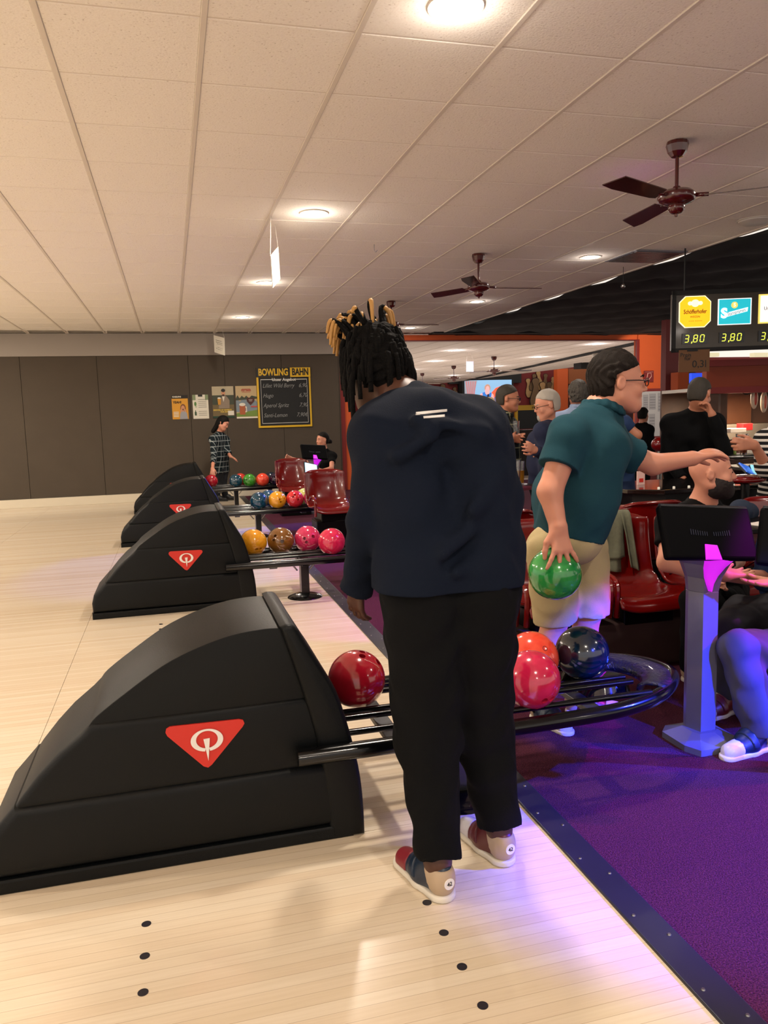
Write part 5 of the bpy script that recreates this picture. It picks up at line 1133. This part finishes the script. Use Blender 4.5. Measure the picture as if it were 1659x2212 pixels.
# ================================================================== PEOPLE
sk_dark = mat('skin_dark', '4a2a1c', .5, sss=.1); sk_fair = mat('skin_fair', 'c98a70', .5, noise=.08, nscale=14, sss=.15); sk_mid = mat('skin_mid', 'b87a5e', .5, noise=.08, nscale=14, sss=.15)
cNavy = mat('cloth_navy', '0d1524', .9, bump=.2, bscale=350, spec=.15); cBlack = mat('cloth_black', '08090b', .9, bump=.2, bscale=350, spec=.15); cTeal = mat('cloth_teal', '193f4a', .9, bump=.2, bscale=400, spec=.2); cKhaki = mat('cloth_khaki', 'b3a27a', .9, bump=.2, bscale=300, spec=.2)
hDark = mat('hair_dark', '0e0b09', .75, bump=.25, bscale=260, spec=.2); hBrown = mat('hair_brown', '160f0a', .75, bump=.25, bscale=260, spec=.2); hGrey = mat('hair_grey', '8a8680', .6, bump=.25, bscale=260, spec=.2); hGreyDk = mat('hair_greydark', '3c3832', .6, bump=.25, bscale=260, spec=.2); hBlond = mat('hair_blond', 'c8b48a', .6, bump=.5, bscale=90)
soleM = mat('shoe_sole', 'd8d2c4', .5); tanM = mat('shoe_tan', 'b09a80', .5); nvM = mat('shoe_navy', '10243a', .4); rdM = mat('shoe_maroon', '5a1820', .4); whM = mat('shoe_white', 'c8c4cc', .4); blkM = mat('shoe_black', '141416', .5)
SHOE['navy'] = make_shoe_parts('navy', nvM, dict(toe=mat('shoe_redtoe', '7a1c28', .4), heel=tanM, sole=soleM, strap=nvM))
SHOE['maroon'] = make_shoe_parts('maroon', rdM, dict(toe=whM, heel=tanM, sole=soleM, strap=rdM))
SHOE['navywhite'] = [(n_, m_.copy()) for n_, m_ in SHOE['navy']]
for n_, m_ in SHOE['navywhite']:
    if n_ == 'toe_cap': m_.materials[0] = whM
SHOE['black'] = [(n_, m_.copy()) for n_, m_ in SHOE['navy']]
for n_, m_ in SHOE['black']: m_.materials[0] = blkM
# --- 1 the stooping man in front
J = dict(pelvis=at(972, 1235, 2.20), belly=at(962, 1085, 2.24), chest=at(938, 945, 2.27), neck=at(872, 866, 2.36), head=at(806, 800, 2.47), face=(-.42, .82, -.55), up=(-.1, .45, .85), right=(.995, -.08, 0),
         shL=at(818, 945, 2.30), elL=at(792, 1130, 2.27), wrL=at(774, 1302, 2.38), shR=at(1030, 958, 2.22), elR=at(1075, 1125, 2.20), wrR=at(1040, 1190, 2.50),
         hipL=at(912, 1290, 2.20), hipR=at(1030, 1290, 2.18), knL=at(925, 1590, 2.17), knR=at(1043, 1560, 2.22), anL=Vector((.688, 2.075, .10)), anR=Vector((.935, 2.19, .10)), bg=1.0, ab=1.14)
def fold_torso(F, L):
    bl, pe = A3(at(962, 1085, 2.24)), A3(at(972, 1262, 2.20))
    for sg in (-1, 1): F.cone(bl+np.array([.09*sg, 0, 0]), pe+np.array([(.088 if sg > 0 else .10)*sg, 0, 0]), .11, .140, k=.05)
    rr_ = random.Random(5)
    for (a_, b_) in ((at(900, 905, 2.13), at(1040, 935, 2.10)), (at(1085, 1100, 2.12), at(960, 1190, 2.06)), (at(1095, 1180, 2.14), at(990, 1235, 2.06)), (at(860, 985, 2.14), at(930, 940, 2.10)), (at(1080, 1010, 2.12), at(1020, 1100, 2.06))): F.cone(a_, b_, .012, .02, k=.05)
    F.cone(at(1025, 965, 2.20), at(1030, 1190, 2.20), .085, .075, k=.06); F.cone(at(850, 960, 2.28), at(905, 1190, 2.24), .08, .07, k=.06); F.cone(at(930, 905, 2.24), at(985, 935, 2.22), .085, .085, k=.06)
J['shR'] = A3(at(1014, 958, 2.22)); J['elR'] = A3(at(1060, 1120, 2.20)); J['wrL'] = A3(at(772, 1256, 2.38))
p1, L1 = person('person with dreadlocks in navy sweatshirt and black trousers, stooping at the nearest rack', J, sk_dark, h=.0065, b=1.14, hs=1.04,
    top=dict(mat=cNavy, sleeve='long', g=.012, g1=.02, hem=at(970, 1262, 2.2), hemr=.25, frac=2.12, name='sweatshirt', neckr=.055, label='navy sweatshirt with two white marks on the back'), bot=dict(mat=cBlack, g=.030, gb=.022, ext=-.02, name='trousers', waist=.06),
    hands=[dict(side='L', n=(.8, .3, .1), t=(0, 1, -.2), d=(-.05, .25, -1), curl=.55), dict(side='R', n=(0, 0, -1), t=(-1, 0, 0), curl=.5)], extra_top=fold_torso, wr=.006, face=True,
    feet=[dict(side='L', dir=(-.27, 1, 0), kind='navy', label='navy and red bowling shoe with tan heel'), dict(side='R', dir=(-.22, 1, 0), kind='maroon', label='maroon bowling shoe with tan heel')])
# dreadlocks
rnd = random.Random(11); rF, fF, uF = frame(J['face'], J['up']); HH = Field(.012); HC_ = A3(J['head']); s = 1.04
LL = lambda x, y, z: HC_+s*(rF*x+fF*y+uF*z)
rot = np.stack([rF, fF, uF]); HH.ell(LL(0, -.02, .035), (.098, .115, .108), rot); HH.ell(LL(0, -.05, -.02), (.085, .075, .09), rot, k=.02)
HH.mods.append(wrinkle(.006, 60, 2)); HH.mods.append(lambda D, X: np.maximum(D, np.minimum((X-HC_)@fF-.05, .07-(X-HC_)@uF)))
ho = HH.build('hair', .005, mat('dread_black', '060505', .9, bump=.8, bscale=60, spec=.15), p1)
bk = bmesh.new(); bt_ = bmesh.new()
for k in range(95):
    a_ = rnd.uniform(0, 2*PI); rr = rnd.uniform(.01, .07); st = LL(rr*math.cos(a_), -.02+rr*math.sin(a_), .11)
    ev = nz(np.array([st[0]-HC_[0], st[1]-HC_[1], 0])+rF*rnd.uniform(-.02, .02)); rise = rnd.uniform(.02, .075)
    mid = st+uF*rise+ev*.015; out_ = rnd.uniform(.008, .03); e1 = mid+ev*out_+np.array([0, 0, rnd.uniform(-.02, .02)]); ln = rnd.uniform(.0, .07) if a_ > PI else rnd.uniform(0, .05); e2 = e1+np.array([0, 0, -ln-.015])+ev*.012
    P_ = smoothpts([tuple(st), tuple(mid), tuple(e1), tuple(e2)], 4); n = len(P_); cutn = int(n*rnd.uniform(.35, .6)); r0 = rnd.uniform(.006, .0085)
    lo = Vector(p1.location); tube_bm(bk, [q-lo for q in P_[:cutn+1]], r0, 7); tube_bm(bt_, [q-lo for q in P_[cutn:]], [r0*(1-.5*i/(n-cutn)) for i in range(n-cutn)], 7)
for k in range(120):   # locks hanging over sides and nape
    a_ = rnd.uniform(PI*.90, PI*2.1); st = LL(.092*math.cos(a_), -.02+.108*math.sin(a_), rnd.uniform(-.03, .10)); ev = nz(st-HC_); ln = rnd.uniform(.06, .15)
    P_ = smoothpts([tuple(st), tuple(st+ev*.014+np.array([0, 0, -ln*.4])), tuple(st+ev*.012+np.array([0, 0, -ln]))], 4); lo = Vector(p1.location); tube_bm(bk, [q-lo for q in P_], rnd.uniform(.006, .009), 7)
finish('dreadlocks', bk, mat('dread_black', '0c0a09'), p1, True); finish('dreadlock_tips', bt_, mat('dread_gold', 'a87c3e', .6, noise=.4, nscale=30), p1, True)['label'] = 'golden brown tips of the dreadlocks'
# prints projected on cloth
def project_patch(root, target, quad, dirn, m, name, off=.0025, nx=14, nz_=4, label=None):
    me = target.data; bv = BVHTree.FromPolygons([v.co+root.location for v in me.vertices], [tuple(p.vertices) for p in me.polygons]); bm = bmesh.new(); vs = []
    q = [Vector(x) for x in quad]; d = Vector(dirn).normalized()
    for i in range(nz_+1):
        for j in range(nx+1):
            a_, b2 = j/nx, i/nz_; p = (q[0]*(1-a_)+q[1]*a_)*(1-b2)+(q[3]*(1-a_)+q[2]*a_)*b2; h_ = bv.ray_cast(p-d*.8, d)
            if h_[0] is None: bm.free(); return None
            vs.append(bm.verts.new(h_[0]-d*off-root.location))
    for i in range(nz_):
        for j in range(nx): a_ = i*(nx+1)+j; bm.faces.new((vs[a_], vs[a_+1], vs[a_+nx+2], vs[a_+nx+1]))
    bmesh.ops.recalc_face_normals(bm, faces=bm.faces); bmesh.ops.solidify(bm, geom=bm.faces[:], thickness=.0015); bmesh.ops.recalc_face_normals(bm, faces=bm.faces[:]); o = finish(name, bm, m, root, True)
    if label: o['label'] = label
    return o
sw = [c_ for c_ in p1.children if c_.name.startswith('sweatshirt')][0]
for q in ([(899, 890), (965, 884), (965, 889), (899, 896)], [(915, 899), (960, 895), (960, 900), (916, 903)]): project_patch(p1, sw, [at(u, v, 2.2) for u, v in q], ray(930, 895), mat('print_white', 'c8c4c0', .7), 'back_print')
# heel discs
for o in [c_ for c_ in p1.children if c_.name.startswith('shoe')]:
    for par in (o,):
        bm = bmesh.new(); bmesh.ops.create_cone(bm, cap_ends=True, segments=24, radius1=.017, radius2=.017, depth=.003, matrix=Matrix.Translation((0, -.0045, .062)) @ Matrix.Rotation(PI/2, 4, 'X')); d_ = finish('size_disc', bm, M_white, o)
        text('size_number', '42', .018, M_dark, o, (0, -.0068, .062), extrude=.0004)
# laces on the left shoe
# --- 2 man in teal polo with green ball
J = dict(pelvis=at(1228, 1150, 3.08), belly=at(1240, 1075, 3.07), chest=at(1278, 965, 3.05), neck=at(1300, 880, 3.02), head=at(1336, 828, 3.0), face=(.95, -.30, -.04), right=(-.25, -.96, 0), up=(.08, 0, 1),
         shR=at(1228, 945, 2.90), elR=at(1188, 1062, 2.86), wrR=at(1206, 1140, 2.81), shL=at(1330, 970, 3.20), elL=at(1410, 1003, 3.18), wrL=at(1498, 990, 3.16),
         hipR=at(1190, 1185, 3.06), hipL=at(1262, 1190, 3.18), knR=at(1200, 1330, 3.14), knL=at(1268, 1325, 3.16), anR=at(1168, 1545, 3.18), anL=at(1248, 1505, 3.20), bg=1.15, ab=1.20)
for k_n in ('anR', 'anL'): J[k_n] = Vector((J[k_n].x, J[k_n].y, .095))
p2, L2 = person('person in teal polo shirt and khaki shorts carrying a green ball', J, sk_fair, h=.0055, b=1.16, hs=1.06,
    top=dict(mat=cTeal, sleeve='short', g=.016, g1=.028, name='polo_shirt', collar=True, hem=at(1225, 1158, 3.05), hemn=(-.25, 0, -1), flare=.145, neckr=.058), bot=dict(mat=cKhaki, short=True, cut=-.02, g=.010, gb=.022, name='shorts', waist=.04),
    hair=dict(mat=hBrown, th=.010, fl=.060, fz=.080, nape=-.055, rough=.003), glasses=mat('glasses_black', '0a0a0c', .3),
    hands=[dict(side='R', n=(.05, 1, -.3), t=(-1, .0, 0), d=(.02, -.34, -1), curl=.20, spread=.5, s=1.08), dict(side='L', n=(0, -.2, -1), t=(0, .3, 1), curl=.3, spread=.3, s=1.05)], wr=.004,
    feet=[dict(side='R', dir=(.16, -1, 0), kind='navywhite', label='navy bowling shoe with white toe'), dict(side='L', dir=(.9, -.45, 0), kind='maroon', label='maroon bowling shoe with white toe')])
for a_, kn_ in ((J['anR'], J['knR']), (J['anL'], J['knL'])):
    Fs = Field(.01); a_ = A3(a_); d_ = nz(A3(kn_)-a_); Fs.cone(a_-d_*.02, a_+d_*.06, .048, .05, flat=True); Fs.build('sock', .006, cBlack, p2)
# --- 3 bald seated man
J = dict(head=at(1538, 1022, 3.42), face=(.82, -.57, .02), right=(-.5, -.86, 0), chest=at(1505, 1150, 3.55), belly=at(1525, 1215, 3.64), pelvis=at(1552, 1275, 3.72), neck=at(1520, 1082, 3.48),
         shR=at(1452, 1135, 3.42), elR=at(1440, 1215, 3.35), wrR=at(1490, 1235, 3.25), shL=at(1572, 1130, 3.62), elL=at(1590, 1210, 3.6), wrL=at(1560, 1240, 3.4),
         hipR=at(1525, 1280, 3.66), hipL=at(1582, 1282, 3.74), knR=at(1505, 1300, 3.34), knL=at(1560, 1300, 3.38))
J['anR'] = Vector((J['knR'][0]+.02, J['knR'][1]+.05, .09)); J['anL'] = Vector((J['knL'][0]+.03, J['knL'][1]+.08, .09))
def beard(F, L): pass
p3, L3 = person('person with bald head and dark beard, seated in a black top', J, sk_fair, h=.007, b=1.1, hs=1.02, top=dict(mat=cBlack, sleeve='short', g=.016, g1=.02, name='black_top'), bot=dict(mat=cBlack, name='trousers'),
    feet=[dict(side='R', dir=(.4, -1, 0), kind='maroon', label='maroon bowling shoe'), dict(side='L', dir=(.5, -1, 0), kind='maroon', label='maroon bowling shoe')])
r, f, u = frame(J['face']); rot = np.stack([r, f, u]); BB = Field(.012); hc = A3(J['head'])
BB.ell(L3(0, .024, -.052), (.078, .080, .080), rot); BB.cone(L3(0, .062, -.09), L3(0, .072, -.10), .034, .030, k=.03)
BB.mods.append(lambda D, X: np.maximum(D, np.maximum(np.maximum((X-hc)@u+.013+.33*((X-hc)@f), -.020-((X-hc)@f)), -1)))
BB.ell(L3(0, .092, -.057), (.022, .02, .010), rot, sub=True, k=.004)
BB.mods.append(wrinkle(.0015, 120, 3)); BB.build('beard', .005, mat('beard_dark', '1c1310', .8), p3)
p_ = at(1578, 1104, 3.45)
project_patch(p3, [c_ for c_ in p3.children if c_.name.startswith('black_top')][0], [at(1572, 1096, 3.4), at(1586, 1096, 3.4), at(1584, 1112, 3.4), at(1573, 1112, 3.4)], ray(1578, 1104), mat('chest_patch', 'b8a090', .7), 'chest_badge', nx=4)
# --- 4 man in black long sleeves
J = dict(head=at(1512, 852, 5.75), face=(.88, .42, -.3), right=(.85, -.5, 0), chest=at(1493, 938, 5.85), belly=at(1490, 1010, 5.9), pelvis=at(1492, 1085, 5.92), neck=at(1505, 885, 5.82),
         shL=at(1448, 915, 5.95), elL=at(1440, 990, 5.9), wrL=at(1475, 1035, 5.7), shR=at(1545, 912, 5.72), elR=at(1566, 975, 5.6), wrR=at(1538, 895, 5.62))
p4, L4 = person('person in black long-sleeved top with grey cropped hair, hand at his face', J, sk_mid, h=.010, b=1.08, hs=1.05, top=dict(mat=cBlack, sleeve='long', name='long_sleeved_top'), bot=dict(mat=mat('jeans_dark', '14171f', .9), gb=.03, name='jeans'), hair=dict(mat=hGreyDk, th=.007, nape=-.07),
    hands=[dict(side='R', n=(-.7, .3, 0), t=(0, 1, 0), d=(-.3, .3, 1), curl=.9)])
project_patch(p4, [c_ for c_ in p4.children if c_.name.startswith('long_sleeved')][0], [at(1462, 878, 5.6), at(1483, 878, 5.6), at(1483, 882, 5.6), at(1462, 882, 5.6)], ray(1472, 880), mat('print_grey2', '8a8a8a', .6), 'back_print', nx=4, nz_=1)
# --- 5 plaid shirt man with glass
plA = plaid('plaid_green', '20282a', '9a9a7a', '0c1012', 9)
J = dict(head=at(1099, 862, 7.0), face=(.86, -.5, -.1), right=(.1, -.99, 0), chest=at(1085, 940, 7.05), pelvis=at(1092, 1030, 7.1), neck=at(1090, 893, 7.04), shR=at(1083, 915, 6.88), elR=at(1075, 960, 6.86), wrR=at(1103, 950, 6.72), shL=at(1100, 915, 7.2), elL=at(1108, 962, 7.15), wrL=at(1118, 950, 6.85))
p5, L5 = person('person in dark plaid shirt and glasses holding a glass, left of the grey-haired man', J, sk_mid, h=.011, hs=1.02, top=dict(mat=plA, sleeve='three', name='plaid_shirt', collar=True, hem=at(1092, 1042, 7.1), flare=.14), bot=dict(mat=mat('jeans_blue', '18263c', .9), name='jeans'), hair=dict(mat=hGreyDk, th=.010, nape=-.06), glasses=mat('glasses_black', '0a0a0c'),
    hands=[dict(side='R', n=(.2, 1, 0), t=(0, 0, 1), d=(1, .1, .1), curl=1.0)])
glass(tuple(at(1115, 953, 6.80)), .036, .19, 'clear glass held by the plaid-shirted man', (.2, beer))
# --- 6 grey haired man in navy
J = dict(head=at(1180, 876, 6.4), face=(-.96, .1, -.22), right=(-.15, .98, 0), chest=at(1180, 955, 6.45), pelvis=at(1182, 1050, 6.5), neck=at(1184, 908, 6.43), shL=at(1172, 932, 6.28), elL=at(1180, 985, 6.25), wrL=at(1155, 972, 6.12), shR=at(1192, 932, 6.62), elR=at(1185, 985, 6.6), wrR=at(1160, 975, 6.45))
p6, L6 = person('person with white-grey hair, beard and glasses in a navy shirt', J, sk_fair, h=.011, b=1.05, hs=1.06, top=dict(mat=mat('cloth_navy2', '101a38', .9), sleeve='long', name='navy_shirt'), bot=dict(mat=cBlack), hair=dict(mat=mat('hair_silver', 'a8a298', .6, bump=.25, bscale=260, spec=.2), th=.010, nape=-.06), glasses=mat('glasses_black', '0a0a0c'))
r, f, u = frame(J['face']); rot = np.stack([r, f, u]); BB = Field(.012); BB.ell(L6(0, .075, -.085), (.03, .028, .04), rot); BB.build('goatee', .008, mat('hair_silver', 'a8a298'), p6)
# --- 7 light blue shirt
J = dict(head=at(1248, 852, 6.8), face=(.25, .9, 0), right=(.95, -.25, 0), chest=at(1245, 925, 6.8), pelvis=at(1245, 1010, 6.85), neck=at(1250, 880, 6.82))
person('person with dark curly hair and light blue shirt, back turned, behind the polo man', J, sk_mid, h=.013, b=1.05, top=dict(mat=mat('cloth_lightblue', '9aaed0', .85), sleeve='long', name='shirt', collar=True), bot=dict(mat=cBlack), hair=dict(mat=mat('hair_saltpepper', '4a4640', .7, bump=.8, bscale=60), th=.014, nape=-.07, rough=.006))
# --- 8 blonde far
J = dict(head=at(1053, 884, 8.8), face=(-.9, -.3, 0), right=(-.2, .95, 0), chest=at(1058, 945, 8.8), pelvis=at(1060, 1030, 8.8))
person('person with cropped blonde hair beyond the plaid-shirted man', J, sk_fair, h=.015, hs=.95, top=dict(mat=cBlack, sleeve='long'), bot=dict(mat=cBlack), hair=dict(mat=hBlond, th=.014, nape=.0, style='tuft'))
# --- 9 boy in dark top
J = dict(head=at(1390, 897, 11.5), face=(.85, .45, 0), right=(.5, -.85, 0), chest=at(1385, 937, 11.5), pelvis=at(1385, 1000, 11.5))
person('young person in black top before the notice board', J, sk_mid, h=.018, hs=.95, b=.9, top=dict(mat=cBlack, sleeve='long'), bot=dict(mat=cBlack), hair=dict(mat=hDark, th=.014, nape=-.06))
# --- 10 navy t-shirt elbow
J = dict(head=at(1318, 858, 6.0), face=(.3, .9, 0), right=(.95, -.25, 0), chest=at(1320, 945, 6.0), pelvis=at(1322, 1050, 6.05), elR=at(1376, 940, 5.85), wrR=at(1352, 975, 6.15), shR=at(1345, 915, 5.9))
person('person in navy T-shirt with hand on hip, head hidden by the polo man', J, sk_mid, h=.013, top=dict(mat=mat('cloth_royal', '15305a', .85), sleeve='short', name='t_shirt'), bot=dict(mat=cBlack), hair=dict(mat=hDark))
# --- 11 stooping woman at farthest rack
J = dict(head=at(482, 915, 13.95), face=(.75, -.5, -.45), up=(.5, 0, .85), right=(-.5, -.85, 0), chest=at(472, 955, 14.0), belly=at(476, 985, 14.05), pelvis=at(478, 1015, 14.1), neck=at(476, 932, 14.0), shR=at(460, 950, 13.85), elR=at(462, 985, 13.6), wrR=at(459, 1012, 13.25), shL=at(488, 950, 14.1), elL=at(492, 975, 14.0), wrL=at(497, 985, 13.9),
         anR=Vector((.70, 14.1, .09)), anL=Vector((.86, 14.2, .09)), knR=at(472, 1050, 14.1), knL=at(482, 1050, 14.15))
person('person in dark plaid overshirt with long dark hair, reaching for the red ball', J, sk_fair, h=.013, b=.92, hs=1.0, top=dict(mat=plaid('plaid_blue', '1c2a30', 'a8b0b0', '0c1418', 11), sleeve='three', name='plaid_overshirt', hem=at(478, 1022, 14.1)), bot=dict(mat=mat('jeans_black', '141820', .9), name='jeans'), hair=dict(mat=hDark, th=.014, style='long', nape=-.24, side=.03), hands=[dict(side='R', n=(0, .3, -1), t=(1, 0, 0), d=(-.05, -.5, -.5), curl=.3), dict(side='L', n=(0, 0, -1), t=(0, 1, 0), d=(.8, -.2, -.5), curl=.3)],
    feet=[dict(side='R', dir=(.8, -.5, 0), kind='black', label='black shoe'), dict(side='L', dir=(.9, -.4, 0), kind='black', label='black shoe')])
# --- 12 seated woman
J = dict(head=at(696, 951, 12.4), face=(-.92, -.38, 0), right=(-.2, .97, 0), chest=at(704, 998, 12.45), belly=at(706, 1020, 12.5), pelvis=at(707, 1045, 12.5), shR=at(686, 985, 12.6), elR=at(665, 1000, 12.45), wrR=at(628, 990, 12.2), shL=at(718, 985, 12.3), elL=at(716, 1012, 12.1), wrL=at(695, 1017, 12.0), knL=at(690, 1055, 12.0), knR=at(680, 1055, 12.2))
J['anL'] = Vector((J['knL'][0], J['knL'][1], .09)); J['anR'] = Vector((J['knR'][0], J['knR'][1], .09))
person('person in black T-shirt with tattooed forearm and dark ponytail, seated', J, sk_fair, h=.012, b=.9, hs=.98, top=dict(mat=cBlack, sleeve='short', name='t_shirt'), bot=dict(mat=cBlack), hair=dict(mat=hDark, th=.010, style='ponytail', nape=-.06), feet=[dict(side='R', dir=(-.8, -.5, 0), kind='black', label='black shoe'), dict(side='L', dir=(-.8, -.5, 0), kind='black', label='black shoe')])
# --- 13 striped shirt at right edge
J = dict(head=at(1700, 880, 4.6), face=(-.75, .5, -.2), right=(.5, .85, 0), chest=at(1690, 965, 4.6), belly=at(1688, 1020, 4.65), pelvis=at(1690, 1095, 4.7), neck=at(1695, 915, 4.6), shL=at(1655, 955, 4.5), elL=at(1655, 1008, 4.4), wrL=at(1630, 962, 4.36), hipL=at(1672, 1110, 4.65), knL=at(1600, 1105, 4.3), anL=at(1600, 1200, 4.4))
person('person in black and white striped top at the right edge, holding a glass', J, sk_mid, h=.010, b=1.0, top=dict(mat=stripes('stripe_bw', '0c0c10', 'c8c4bc', 26), sleeve='elbow', g=.03, g1=.04, name='striped_top', flare=.19), bot=dict(mat=mat('jeans_blue', '18263c'), name='jeans'), hair=dict(mat=hDark), hands=[dict(side='L', n=(-.1, 1, 0), t=(0, .2, 1), d=(-1, .15, .1), curl=.7)])
glass(tuple(at(1602, 982, 4.47)), .040, .14, 'glass of amber drink held by the person in stripes', (.5, mat('amber', '9a4a10', .1, trans=.4)))
# --- 14 seated person in blue top whose open hands show
J = dict(head=at(1745, 1080, 3.1), face=(-.8, -.3, 0), right=(-.2, .95, 0), chest=at(1730, 1190, 3.15), belly=at(1725, 1240, 3.2), pelvis=at(1735, 1310, 3.2), shR=at(1680, 1180, 3.3), elR=at(1650, 1250, 3.2), wrR=at(1565, 1242, 2.98), shL=at(1750, 1190, 2.95), elL=at(1740, 1260, 2.9), wrL=at(1680, 1258, 2.85), hipR=at(1710, 1310, 3.18), hipL=at(1740, 1330, 3.04), knR=at(1582, 1345, 2.98), knL=at(1600, 1320, 3.12))
J['anR'] = Vector((2.42, 2.98, .10)); J['anL'] = Vector((2.78, 3.62, .11))
person('person in dark blue top and charcoal trousers, seated at the right edge, open hands', J, sk_fair, h=.008, b=1.05, top=dict(mat=mat('cloth_royal', '15305a'), sleeve='elbow', name='blue_top'), bot=dict(mat=mat('cloth_charcoal', '24242a', .9), name='trousers'), hair=dict(mat=hDark), hands=[dict(side='R', n=(0, -.1, 1), t=(0, .6, .4), d=(1, .12, -.05), curl=.15), dict(side='L', n=(0, 0, 1), t=(0, 1, 0), d=(-1, .1, 0), curl=.2)],
    feet=[dict(side='R', dir=(-.95, -.25, 0), kind='maroon', label='maroon bowling shoe with white toe'), dict(side='L', dir=(-.5, -.6, 0), kind='maroon', label='maroon bowling shoe')])
# --- 15 seated person whose violet lit leg shows
J = dict(head=at(1880, 1120, 2.7), face=(-.9, -.1, 0), right=(-.1, .98, 0), chest=at(1850, 1240, 2.75), belly=at(1840, 1300, 2.78), pelvis=at(1830, 1395, 2.8), hipL=at(1800, 1410, 2.72), hipR=at(1800, 1410, 2.86), knL=at(1596, 1400, 2.66), knR=at(1640, 1420, 2.82), shL=at(1830, 1240, 2.6), elL=at(1800, 1330, 2.6), wrL=at(1740, 1370, 2.6))
J['anL'] = Vector((2.275, 2.60, .10)); J['anR'] = Vector((2.62, 2.95, .10))
person('person in grey trousers lit violet, only lower leg and shoe in view', J, sk_fair, h=.008, b=1.08, top=dict(mat=cBlack, sleeve='short'), bot=dict(mat=mat('cloth_greyblue', '3a3a4a', .9), g=.014, gb=.03, name='trousers', wr=.006), hair=dict(mat=hDark), feet=[dict(side='L', dir=(-.97, -.15, 0), kind='navywhite', label='navy bowling shoe with pale toe and strap'), dict(side='R', dir=(-.9, -.3, 0), kind='black', label='dark shoe')])
